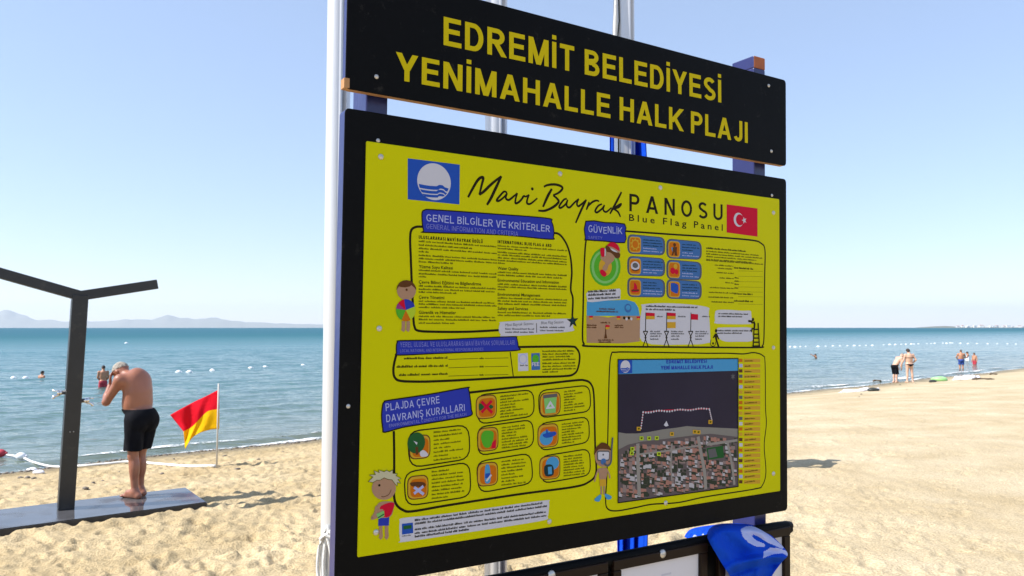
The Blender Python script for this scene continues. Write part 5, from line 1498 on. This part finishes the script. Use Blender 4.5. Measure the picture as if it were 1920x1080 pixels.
def surface_nets(Fd, lo, res):
    ins = Fd < 0
    nx, ny, nz = Fd.shape
    cnt = sum(ins[a:nx - 1 + a, b:ny - 1 + b, c:nz - 1 + c].astype(np.int8) for a in (0, 1) for b in (0, 1) for c in (0, 1))
    act = (cnt > 0) & (cnt < 8)
    I = np.argwhere(act)
    acc = np.zeros((len(I), 3)); n = np.zeros(len(I))
    cs = [(a, b, c) for a in (0, 1) for b in (0, 1) for c in (0, 1)]
    val = {c: Fd[I[:, 0] + c[0], I[:, 1] + c[1], I[:, 2] + c[2]].astype(float) for c in cs}
    for c in cs:
        for ax in range(3):
            if c[ax] == 0:
                d = list(c); d[ax] = 1; d = tuple(d)
                a, b = val[c], val[d]; cr = (a < 0) != (b < 0)
                t = np.where(cr, a / np.where(cr, a - b, 1), 0)
                p = np.array(c, float)[None] + np.zeros((len(I), 3)); p[:, ax] += t
                acc[cr] += p[cr]; n[cr] += 1
    V = (I + acc / n[:, None]) * res + lo
    idx = -np.ones(act.shape, int); idx[tuple(I.T)] = np.arange(len(I))
    Fc = []
    for ax in range(3):
        sl0 = [slice(1, -1)] * 3; sl0[ax] = slice(0, -1); sl1 = list(sl0); sl1[ax] = slice(1, None)
        o = [a for a in range(3) if a != ax]
        A_ = ins[tuple(slice(None) if q == ax else slice(1, -1) for q in range(3))]
        a0 = np.take(A_, range(A_.shape[ax] - 1), ax); a1 = np.take(A_, range(1, A_.shape[ax]), ax)
        E = np.argwhere(a0 != a1)
        if len(E) == 0: continue
        base = E.copy(); base[:, o[0]] += 1; base[:, o[1]] += 1
        q = []
        for da_, db_ in ((-1, -1), (0, -1), (0, 0), (-1, 0)):
            w_ = base.copy(); w_[:, o[0]] += da_; w_[:, o[1]] += db_; q.append(idx[tuple(w_.T)])
        q = np.stack(q, 1)
        fl_ = a0[tuple(E.T)]
        if ax == 1: fl_ = ~fl_
        q[~fl_] = q[~fl_][:, ::-1]
        Fc.append(q)
    return V, np.concatenate(Fc)
def grid(lo, hi, res):
    lo = np.array(lo, float); n = [int((h - l) / res) + 2 for l, h in zip(lo, hi)]
    return np.meshgrid(*[lo[i] + np.arange(n[i]) * res for i in range(3)], indexing='ij'), lo
def sdf_mesh(name, Fd, lo, res, mt, parent):
    V, Fc = surface_nets(Fd, lo, res)
    ok = (Fc >= 0).all(1)
    return mesh(name, V, Fc[ok], mt, parent, True)

def basis(z, y=(0, 1, 0)):
    z = np.array(z, float); z /= np.linalg.norm(z); y = np.array(y, float); y = y - z * (y @ z); y /= np.linalg.norm(y); x = np.cross(y, z)
    return np.stack([x, y, z], 1)

def body(J, s=1.0, stout=1.0, hands='open', face=True, chest_w=.165, hip_w=.155, bust=0.0):
    """J: joints in the person's frame (x forward, y left, z up)"""
    B = SDF(); v = {k: np.array(p, float) for k, p in J.items()}
    pel, bel, che, nek, hed = v['pelvis'], v['belly'], v['chest'], v['neck'], v['head']
    lat = (v['shoL'] - v['shoR']); R1 = basis(che - bel, lat); R0 = basis(bel - pel, v['hipL'] - v['hipR'])
    B.ell(che, (.115 * s * stout, chest_w * s, .19 * s), .04, R1)
    B.ell((che + bel) / 2, (.112 * s * stout, chest_w * .95 * s * (1 + .15 * (stout - 1)), .16 * s), .06, R1)
    B.ell(bel + R0[:, 0] * .02 * stout * s, (.118 * s * stout ** 1.5, .15 * s * stout, .15 * s), .06, R0)
    B.ell(pel, (.112 * s * stout, hip_w * s * (stout + 1) / 2, .125 * s), .05, R0)
    for q in (.075, -.075): B.ell(pel + np.array([-.038, q, -.06]) * s, (.082 * s, .082 * s, .09 * s), .06)
    if bust:
        for q in (.07, -.07): B.ell(che + R1[:, 0] * .10 * s + R1[:, 1] * q * s, (.06 * s, .065 * s, .065 * s), .04)
    B.cone(che + R1[:, 2] * .12 * s, nek, .085 * s, .062 * s, .07)
    hd = hed - nek; hz = hd / np.linalg.norm(hd)
    fx = v.get('face', np.array([1, 0, 0.]) ) ; fx = fx / np.linalg.norm(fx)
    hy = np.cross(hz, fx); hy /= np.linalg.norm(hy); fx2 = np.cross(hy, hz); RH = np.stack([fx2, hy, hz], 1)
    B.cone(nek, hed - hz * .03 * s, .058 * s, .055 * s, .04)
    B.ell(hed + hz * .02 * s, (.098 * s, .076 * s, .105 * s), .02, RH)
    H_ = lambda x, y, z: hed + RH @ (np.array([x, y, z]) * s)
    B.ell(H_(.03, 0, -.065), (.062 * s, .056 * s, .06 * s), .03, RH)
    if face:
        B.cone(H_(.092, 0, .01), H_(.113, 0, -.022), .010 * s, .015 * s, .015)
        B.ell(H_(.080, 0, .035), (.018 * s, .05 * s, .012 * s), .02, RH)
        B.cone(H_(.086, .018, -.058), H_(.086, -.018, -.058), .010 * s, .010 * s, .01)
        for q in (1, -1): B.ell(H_(-.005, q * .078, -.005), (.018 * s, .010 * s, .032 * s), .008, RH)
    for q, S in ((1, 'L'), (-1, 'R')):
        sh, el, wr = v['sho' + S], v['elb' + S], v['wri' + S]
        B.cone(che + R1[:, 2] * .07 * s + R1[:, 1] * q * .07 * s, sh, .085 * s, .062 * s * stout ** .5, .06)
        B.cone(sh, el, .056 * s * stout ** .5, .042 * s, .04)
        B.cone(el, el + (wr - el) * .35, .043 * s, .044 * s, .02); B.cone(el + (wr - el) * .35, wr, .044 * s, .029 * s, .02)
        # hand: palm, four fingers and a thumb
        hdv = v.get('hand' + S, (wr - el) / np.linalg.norm(wr - el)); hdv = hdv / np.linalg.norm(hdv)
        side = v.get('thumb' + S, np.array([1., 0, 0])); side = side - hdv * (side @ hdv); side /= np.linalg.norm(side); nrm = np.cross(hdv, side)
        pc = wr + hdv * .05 * s
        B.ell(pc, (.040 * s, .016 * s, .050 * s), .015, np.stack([side, nrm, hdv], 1))
        cur = v.get('curl' + S, nrm * q * .35)
        for f, (o_, l_) in enumerate(((.030, .066), (.011, .076), (-.009, .070), (-.028, .056))):
            a = wr + hdv * .088 * s + side * o_ * s; d1 = hdv + side * o_ * 2.2; d2 = d1 + cur
            b = a + d1 / np.linalg.norm(d1) * l_ * .5 * s; c = b + d2 / np.linalg.norm(d2) * l_ * .55 * s
            B.cone(a, b, .0098 * s, .009 * s, .006); B.cone(b, c, .009 * s, .0075 * s, .006)
        a = wr + hdv * .03 * s + side * .030 * s; b = a + (side * .8 + hdv * .6) * .036 * s; c = b + (side * .35 + hdv) * .030 * s
        B.cone(a, b, .014 * s, .0115 * s, .01); B.cone(b, c, .0112 * s, .009 * s, .006)
        hp, kn, an, to = v['hip' + S], v['kne' + S], v['ank' + S], v['toe' + S]
        B.cone(hp, kn, .088 * s * stout ** .4, .055 * s, .04)
        B.cone(kn, an, .052 * s, .036 * s, .02)
        ax = basis(an - kn)[:, 0]; fwd = to - an; fwd[2] = 0; fwd = fwd / max(np.linalg.norm(fwd), 1e-6)
        B.ell(kn + (an - kn) * .33 - fwd * .018 * s, (.050 * s, .050 * s, .12 * s), .03)
        heel = an - fwd * .045 * s; heel[2] = to[2] + .012 * s
        B.cone(an, heel, .036 * s, .032 * s, .03); B.cone(heel, to, .032 * s, .022 * s, .03); B.cone(an, an * .4 + to * .6 + np.array([0, 0, .02 * s]), .036 * s, .030 * s, .03)
        lt = np.array([-fwd[1], fwd[0], 0])
        for f in range(5):
            o_ = (-.032 + .016 * f) * s * (1 if q > 0 else -1)
            a = to + lt * o_ - fwd * .01 * s; r_ = (.013 if f == 0 else .0095) * s
            B.cone(a, a + fwd * (.045 - .006 * f) * s, r_ * 1.1, r_, .012)
    return B, RH, hed

def stand(**kw):
    J = dict(pelvis=(0, 0, .93), belly=(.02, 0, 1.08), chest=(0, 0, 1.28), neck=(0, 0, 1.46), head=(.035, 0, 1.60),
             shoL=(0, .185, 1.40), elbL=(-.02, .25, 1.13), wriL=(.05, .27, .89), shoR=(0, -.185, 1.40), elbR=(-.02, -.25, 1.13), wriR=(.05, -.27, .89),
             hipL=(0, .09, .90), kneL=(.02, .10, .49), ankL=(-.02, .10, .075), toeL=(.13, .115, .025), hipR=(0, -.09, .90), kneR=(.02, -.10, .49), ankR=(-.02, -.10, .075), toeR=(.13, -.115, .025))
    J.update(kw); return J

def make_person(label, loc, heading, J, res, skin, scale=1.0, shorts=None, bikini=None, hair=None, group=None, **kw):
    J = {k: (np.array(p, float) * scale if k not in ('face', 'handL', 'handR', 'thumbL', 'thumbR', 'curlL', 'curlR') else np.array(p, float)) for k, p in J.items()}
    t = empty('person', loc, heading, label, 'person', group)
    Bd, RH, hed = body(J, scale, **kw)
    pts = np.array([p for k, p in J.items() if k[:4] not in ('face', 'hand', 'thum', 'curl')])
    lo = pts.min(0) - .30 * scale; hi = pts.max(0) + .28 * scale; lo[2] = max(lo[2], -.02)
    (X, Y, Z), lo = grid(lo, hi, res)
    Fb = Bd.eval(X, Y, Z, res, lo)
    Fb[:, :, 0] = np.maximum(Fb[:, :, 0], .001)
    sdf_mesh('body', Fb, lo, res, M[skin], t)
    if shorts:
        S = SDF(); zt, zb, mt, ra = shorts
        pel = J['pelvis']; S.ell(pel + np.array([0, 0, .0]), (.136 * scale * kw.get('stout', 1), .168 * scale * kw.get('stout', 1) ** .5, .16 * scale), .05)
        for s_ in 'LR':
            hp, kn = J['hip' + s_], J['kne' + s_]; S.cone(hp, kn, .104 * scale, ra * scale, .03)
        Fs = S.eval(X, Y, Z, res, lo)
        Fs = np.minimum(Fs, Fb - .010 * scale)
        Fs = np.where(np.hypot(X - pel[0], Y - pel[1]) > .265 * scale, 1, Fs)
        arm = SDF()
        ang = np.arctan2(Y, X)
        Fs = np.maximum(Fs + .004 * np.sin(ang * 9 + Z * 14) * np.clip((zt - Z) * 3, 0, 1), np.maximum(Z - zt, zb - Z + .006 * np.sin(ang * 5)))
        Fs = np.maximum(Fs, -(Fb + .004))       # a garment, hollow round the body
        Fs[:, :, [0, -1]] = 1; Fs[:, [0, -1], :] = 1; Fs[[0, -1], :, :] = 1
        sdf_mesh('swim_shorts', Fs, lo, res, M[mt], t)
    if bikini:
        for nm, mt, z0, z1, slope in bikini:
            Q = np.where(np.hypot(X - J['belly'][0], Y) > .26 * scale, 1.0, np.maximum(np.maximum(Fb - .012 * scale, -(Fb + .003)), np.maximum(z0 + slope * np.abs(Y) - Z, Z - z1)))
            Q[:, :, [0, -1]] = 1; Q[:, [0, -1], :] = 1; Q[[0, -1], :, :] = 1
            sdf_mesh(nm, Q, lo, res, M[mt], t)
    if hair:
        mt, thick, fz = hair
        q = np.stack([X, Y, Z], -1) - (hed + RH[:, 2] * .02 * scale); q = q @ RH
        k0 = np.linalg.norm(q / (np.array([.098, .076, .105]) * scale + thick), axis=-1); k1 = np.linalg.norm(q / (np.array([.098, .076, .105]) * scale + thick) ** 2, axis=-1) + 1e-9
        d = k0 * (k0 - 1) / k1 + .003 * np.sin(q[..., 0] * 160) * np.sin(q[..., 1] * 140)
        cut = (fz * scale + q[..., 0] * .75) - q[..., 2]
        Q = np.maximum(np.maximum(d, cut), -(Fb + .004))
        Q[:, :, [0, -1]] = 1; Q[:, [0, -1], :] = 1; Q[[0, -1], :, :] = 1
        sdf_mesh('hair', Q, lo, res, M[mt], t)
    return t, J, RH, hed

# the man at the shower
HEAD_A = math.atan2(.43, -.90)
mloc = onz(262, 932, ZD); mloc.z = ZD - 0.002
Jm = stand(pelvis=(.0, 0, .90), belly=(.06, 0, 1.05), chest=(.085, 0, 1.25), neck=(.225, 0, 1.355), head=(.355, 0, 1.415), face=(.70, .05, -.72),
           shoL=(.135, .185, 1.33), elbL=(.28, .245, 1.085), wriL=(.385, .125, 1.255), shoR=(.175, -.145, 1.315), elbR=(.36, -.15, 1.11), wriR=(.41, -.07, 1.27),
           handL=(.22, -.22, .95), thumbL=(-.6, .55, .35), curlL=(-.25, -.45, .25), handR=(.22, .22, .95), thumbR=(-.6, -.55, .35), curlR=(-.25, .45, .25),
           hipL=(.0, .095, .88), kneL=(.02, .085, .475), ankL=(-.015, .075, .075), toeL=(.15, .095, .024),
           hipR=(.0, -.095, .88), kneR=(.075, -.055, .475), ankR=(.055, -.05, .075), toeR=(.22, -.045, .024))
man, Jm2, RHm, hm = make_person('stout grey haired man in black shorts washing his bowed face under the shower', mloc, HEAD_A, Jm, .0085, 'skin', .985,
    shorts=(.985, .53, 'shorts_black', .096), hair=('hair_grey', .006, .005), stout=1.12, chest_w=.168)
for q in (1, -1):
    bm = bmesh.new(); bmesh.ops.create_uvsphere(bm, u_segments=10, v_segments=8, radius=.011); c = hm + RHm @ np.array([.085, q * .033, .012]); bmesh.ops.translate(bm, verts=bm.verts, vec=Vector(c)); from_bm('eye', bm, M['eye'], man, True)

def foot(px, py): 
    p = ground(px, py); p.z = sand_z(p.x, p.y) - .005; return p
# couple at the water's edge
p = foot(1679, 717.5)
make_person('pale man in black trunks leaning towards the woman at the water edge', p, math.radians(12), stand(pelvis=(-.04, 0, .88), belly=(.06, 0, 1.03), chest=(.20, 0, 1.20), neck=(.34, 0, 1.33), head=(.44, 0, 1.43), shoL=(.27, .18, 1.30), elbL=(.26, .20, 1.02), wriL=(.28, .12, .78), shoR=(.27, -.18, 1.30), elbR=(.24, -.20, 1.02), wriR=(.27, -.14, .78), face=(.8, 0, -.5), hipL=(-.04, .09, .86), hipR=(-.04, -.09, .86)), .014, 'skin_pale', 1.0, shorts=(.95, .46, 'shorts_black', .10), hair=('hair_grey', .005, .03), stout=1.08)
p = foot(1706, 717.5)
make_person('woman in a dark bikini standing with her back to the beach', p, math.radians(88), stand(head=(.03, .03, 1.60), elbL=(.02, .27, 1.15), wriL=(.10, .36, .93), elbR=(-.06, -.31, 1.16), wriR=(.08, -.24, 1.02), ankL=(-.02, .14, .075), toeL=(.13, .16, .025), kneL=(.0, .12, .49), ankR=(-.02, -.14, .075), toeR=(.13, -.16, .025), kneR=(0, -.12, .49)), .013, 'skin_pale', .98, bikini=[('bikini_top', 'hair_dark', 1.22, 1.255, 0), ('bikini_bottom', 'shorts_black', .80, .935, .55)], hair=('hair_dark', .016, -.02), stout=1.15, hip_w=.185, bust=1)
# group further along the shore
p = foot(1803, 699)
make_person('stout man in blue shorts standing at the far end of the waterline', p, math.radians(70), stand(elbL=(.06, .30, 1.18), wriL=(.16, .22, 1.02), elbR=(.06, -.30, 1.18), wriR=(.18, -.14, 1.06)), .016, 'skin_tan', .97, shorts=(1.0, .60, 'shorts_blue', .105), hair=('hair_dark', .006, .0), stout=1.32)
p = foot(1815.5, 694)
wt, wJ, _, _ = make_person('woman wrapped in a white towel beside the man in blue shorts', p, math.radians(150), stand(elbL=(.10, .22, 1.2), wriL=(.2, .10, 1.18), elbR=(.10, -.22, 1.2), wriR=(.2, -.08, 1.16)), .016, 'skin_tan', .96, hair=('hair_dark', .012, -.03), hip_w=.17)
V, Fc = [], []
for j in range(14):
    v = j / 13; z = 1.28 - .78 * v
    for i in range(40):
        a = 2 * math.pi * i / 40; r_ = .17 + .085 * v + .014 * math.sin(a * 7 + v * 2) * v
        V.append((r_ * .85 * math.cos(a), r_ * math.sin(a), z))
        if j < 13: Fc.append((j * 40 + i, j * 40 + (i + 1) % 40, (j + 1) * 40 + (i + 1) % 40, (j + 1) * 40 + i))
mesh('towel', V, Fc, M['fabric_white'], wt, True)
p = foot(1828, 695)
make_person('small child with dark hair standing beside the woman in white', p, math.radians(200), stand(), .014, 'skin_tan', .82, shorts=(.82, .5, 'shorts_red', .10), hair=('hair_dark', .012, -.02))
# bathers in the sea
p = water_at(193, 724); p.z = -.72
make_person('dark haired bather in red trunks wading beyond the shower', p, math.radians(120), stand(elbL=(.05, .24, 1.14), wriL=(.12, .14, .98), elbR=(.05, -.24, 1.14), wriR=(.12, -.14, .98)), .014, 'skin_tan', 1.02, shorts=(1.0, .66, 'shorts_red', .10), hair=('hair_dark', .012, 0.0))
def swimmer(px, py, label, heading, arm):
    p = water_at(px, py); p.z = -1.30
    J = stand(); 
    if arm: J.update(elbL=(.15, .34, 1.55), wriL=(.32, .40, 1.66))
    make_person(label, p, heading, J, .016, 'skin_tan', 1.0, hair=('hair_dark', .012, -.02))
swimmer(78, 709, 'swimmer with only a dark head and shoulders above the water left of the shower', 1.2, False)
swimmer(1530, 672, 'swimmer raising an arm in the sea right of the notice board', 2.6, True)
# somebody behind the board, whose shadow falls on the sand to its right
g = ground(1578, 864)
bp_ = Vector((g.x - .955 * 1.72, g.y - .295 * 1.72, 0)); bp_.z = sand_z(bp_.x, bp_.y) - .005
make_person('beachgoer behind the notice board whose shadow stretches over the sand right of it', bp_, math.atan2(-.295, -.955), stand(elbL=(.02, .36, 1.2), wriL=(.14, .22, 1.12), elbR=(.02, -.36, 1.2), wriR=(.14, -.22, 1.12), handL=(.3, -1, .1), handR=(.3, 1, .1)), .015, 'skin_tan', 1.0, shorts=(.97, .5, 'shorts_blue', .10), hair=('hair_dark', .008, 0), stout=1.35)

# ------------------------------------------------------------------ lifeguard flag
fg = ground(406, 880)
fg.z = sand_z(fg.x, fg.y)
ft = empty('lifeguard_flag', fg, 0, 'small red and yellow flag on a thin stick planted near the waterline', 'flag')
topz = at(410, 719, fg.y)
bm = bmesh.new(); add_tube(bm, [(0, 0, -.15), tuple((topz - fg) * .5), tuple(topz - fg)], .013, 10); from_bm('stick', bm, M['pole_dull'], ft, True)
T = catmull([(411, 730, 0), (388, 742, 0), (365, 753, 0), (342, 765, 0), (319, 778, 0)], 8)
Mi = catmull([(411, 767, 0), (390, 771, 0), (374, 786, 0), (360, 800, 0), (344, 809, 0)], 8)
Bo = catmull([(411, 804, 0), (393, 806, 0), (372, 813, 0), (358, 824, 0), (347, 842, 0)], 8)
V, Fc, mi = [], [], []
K, n = 25, len(T)
for j in range(K):
    v = j / (K - 1)
    for i in range(n):
        u = i / (n - 1)
        p = T[i].lerp(Mi[i], v * 2) if v <= .5 else Mi[i].lerp(Bo[i], v * 2 - 1)
        dep = .08 * math.sin(u * 7 + v * 4.5) * u + .045 * math.sin(u * 15 - v * 8) * u + .22 * u * (1 - v)
        V.append(at(p.x, p.y, fg.y + dep) - fg)
        if i < n - 1 and j < K - 1: a = j * n + i; Fc.append((a, a + n, a + n + 1, a + 1)); mi.append(0 if v + .01 < .5 else 1)
o = mesh('flag_cloth', V, Fc, [M['flag_red'], M['flag_yellow']], ft, True, mi)
md = o.modifiers.new('thick', 'SOLIDIFY'); md.thickness = .002; md.offset = 0

# ------------------------------------------------------------------ rope, floats, buoys
def onsand(px, py, dz=0.0):
    p = ground(px, py); p.z = sand_z(p.x, p.y)
    if p.z < 0.03: p = water_at(px, py); p.z = 0.03
    p.z += dz; return p
bm = bmesh.new()
pts = catmull([onsand(x, y, .034) for x, y in ((-60, 851), (-10, 855), (40, 863), (62, 872), (100, 878), (150, 877), (200, 873), (245, 870), (300, 874), (350, 878), (404, 878))], 8)
add_tube(bm, pts, .024, 8)
tag(from_bm('rope', bm, M['rope_white'], None, True), 'white rope lying along the sand to the foot of the lifeguard flag', 'rope')
def floatball(name, p, r, mt, label, cat='float', group=None):
    bm = bmesh.new()
    bmesh.ops.create_uvsphere(bm, u_segments=16, v_segments=10, radius=r)
    for v in bm.verts: v.co.x *= 1.35
    add_tube(bm, [(-r * 1.6, 0, 0), (-r * 1.25, 0, 0)], r * .35, 8); add_tube(bm, [(r * 1.25, 0, 0), (r * 1.6, 0, 0)], r * .35, 8)
    o = from_bm(name, bm, mt, None, True); o.location = p
    return tag(o, label, cat, group)
floatball('rope_float', onsand(39, 864, .07), .085, M['buoy_white'], 'white float threaded on the rope at the left')
floatball('rope_float', onsand(1, 858, .07), .09, M['shorts_red'], 'red float on the rope at the left edge')
b0 = floatball('buoy', water_at(335, 698), .14, M['buoy_white'], 'white buoy at the near end of the left line of buoys', 'buoy', 'white buoys marking the bathing area on the left')
lb = {(355, 698): 'second white buoy right of the bent man, close to its neighbour', (398, 695): 'white buoy above the red flag, just left of its stick', (470, 691): 'white buoy in the left sea between the flag stick and the paired buoys',
      (497, 689): 'white buoy second from the flagpole in the left sea', (568, 686): 'white buoy nearest the left side of the tall flagpole', (25, 709): 'pale buoy at the far left beside another buoy', (48, 709): 'pale buoy between the far left one and the swimmer', (237, 644): 'small white buoy far out above the bent man'}
def dup(o, p, label, sc=1.0):
    c = o.copy(); COL.objects.link(c); c.location = p; c.scale = (sc, sc, sc); c.rotation_euler = (0, 0, rng.uniform(-.5, .5)); c['label'] = label; return c
for (x, y), lab in lb.items(): dup(b0, water_at(x, y), lab, .8 if x < 60 else (1.7 if y < 660 else 1.0))
first = None
right = [(1482, 651), (1491, 651), (1501, 650.5), (1511, 650), (1534, 650), (1548, 649.5), (1562, 649), (1575, 649), (1589, 648.5), (1602, 648.5), (1612, 648.5), (1624, 648), (1636, 648), (1657, 647), (1668, 646.5), (1679, 646.5), (1690, 646), (1699, 646), (1709, 645.5), (1714, 645.5), (1722, 645), (1738, 644.5), (1746, 644.5), (1753, 644), (1768, 644), (1775, 644), (1782, 643.5), (1786, 643.5), (1801, 644), (1815, 644.5), (1832, 644.5), (1852, 645), (1870, 645), (1889, 645), (1905, 645.5)]
for i, (x, y) in enumerate(right):
    lab = 'small white buoy in the long floating line across the right hand sea'
    q = water_at(x, y)
    if first is None:
        first = dup(b0, q, lab, 1.1); first['group'] = 'white buoys strung in the line across the right hand sea'
    else: dup(first, q, lab, rng.uniform(.7, 1.25))

# ------------------------------------------------------------------ things lying on the beach
def towel(px, py, lx, ly, rz, mt, label, cat='towel', hgt=.03):
    p = onsand(px, py)
    V, Fc = [], []
    nx, ny = 22, 12
    for j in range(ny):
        for i in range(nx):
            x = (i / (nx - 1) - .5) * lx; y = (j / (ny - 1) - .5) * ly
            c, s_ = math.cos(rz), math.sin(rz); X_, Y_ = p.x + x * c - y * s_, p.y + x * s_ + y * c
            V.append((X_ - p.x, Y_ - p.y, sand_z(X_, Y_) - p.z + .015 + hgt * (1 + math.sin(x * 9 + y * 4) * math.cos(y * 11 + x * 2)) * (0 if i in (0, nx - 1) or j in (0, ny - 1) else 1)))
            if i < nx - 1 and j < ny - 1: a = j * nx + i; Fc.append((a, a + 1, a + nx + 1, a + nx))
    o = mesh('beach_towel', V, Fc, mt, None, True); o.location = p
    md = o.modifiers.new('thick', 'SOLIDIFY'); md.thickness = .02; md.offset = -1
    return tag(o, label, cat)
towel(1612, 733.5, 1.35, .75, .25, M['fabric_white'], 'white towel spread flat on the sand nearest the notice board', hgt=.05)
towel(1812, 711, 1.2, .9, .7, M['fabric_white'], 'white towel on the sand below the group at the waterline', hgt=.09)
def lump(name, px, py, r, sc, mt, label, cat):
    bm = bmesh.new(); bmesh.ops.create_icosphere(bm, subdivisions=3, radius=r)
    for v in bm.verts:
        v.co *= 1 + .22 * float(perlin(np.array([v.co.x / r * 1.6 + px]), np.array([v.co.y / r * 1.6 + v.co.z / r]))[0]); v.co.x *= sc[0]; v.co.y *= sc[1]; v.co.z *= sc[2]
    o = from_bm(name, bm, mt, None, True); o.location = onsand(px, py, r * sc[2] * .6); return tag(o, label, cat)
lump('beach_bag', 1637, 734, .14, (1.6, 1, .6), M['dark_rubber'], 'dark bag lying at the right end of the white towel', 'bag')
lump('beach_bag', 1749, 717, .12, (1.5, 1, .7), M['dark_rubber'], 'dark small bundle beside the pale green ring', 'bag')
p = onsand(1761, 715, .10)
bm = bmesh.new()
add_tube(bm, [(.26 * math.cos(a), .26 * math.sin(a), .02 * math.sin(2 * a)) for a in np.linspace(0, 2 * math.pi, 30)[:-1]], .10, 12, closed=True)
o = from_bm('swim_ring', bm, M['float_green'], None, True); o.location = p; tag(o, 'pale green swim ring lying on the sand by the water', 'swim ring')
def stick_(px, py, ln, label, rz):
    bm = bmesh.new(); add_tube(bm, catmull([(-ln / 2, 0, .03), (-ln / 5, .05, .06), (ln / 5, -.03, .05), (ln / 2, .04, .02)], 6), [.03 + .02 * math.sin(i / 3) ** 2 for i in range(19)], 8)
    o = from_bm('driftwood', bm, M['driftwood'], None, True); o.location = onsand(px, py, .0); o.rotation_euler = (0, 0, rz); tag(o, label, 'driftwood')
stick_(1844, 712.5, .95, 'dark piece of driftwood right of the white towel at the waterline', -.1); stick_(1863, 703, .5, 'short dark driftwood piece close to the right edge', .2); stick_(1645, 716.5, .5, 'dark driftwood scrap at the waterline left of the leaning man', .1)
for x, y, lab in ((60, 883, 'white stone left of the shower post near the rope'), (72, 890, 'flat pale stone below the white stone near the rope')):
    lump('stone', x, y, .075, (1.4, .9, .55), M['fabric_white'], lab, 'stone')

# ------------------------------------------------------------------ air
bm = bmesh.new()
add_box(bm, (0, 14000, 395), (62000, 33000, 814))
hz = from_bm('haze', bm, [])  if False else None
me = bpy.data.meshes.new('haze'); bm.to_mesh(me); bm.free()
hz = bpy.data.objects.new('haze', me); COL.objects.link(hz)
hm_ = bpy.data.materials.new('haze'); hm_.use_nodes = True
t_ = hm_.node_tree; t_.nodes.clear()
vo = t_.nodes.new('ShaderNodeVolumePrincipled'); out = t_.nodes.new('ShaderNodeOutputMaterial')
vo.inputs['Color'].default_value = (0.82, 0.91, 1.0, 1); vo.inputs['Density'].default_value = 3.6e-5; vo.inputs['Anisotropy'].default_value = 0.2
t_.links.new(vo.outputs[0], out.inputs['Volume'])
me.materials.append(hm_)
tag(hz, kind='stuff')
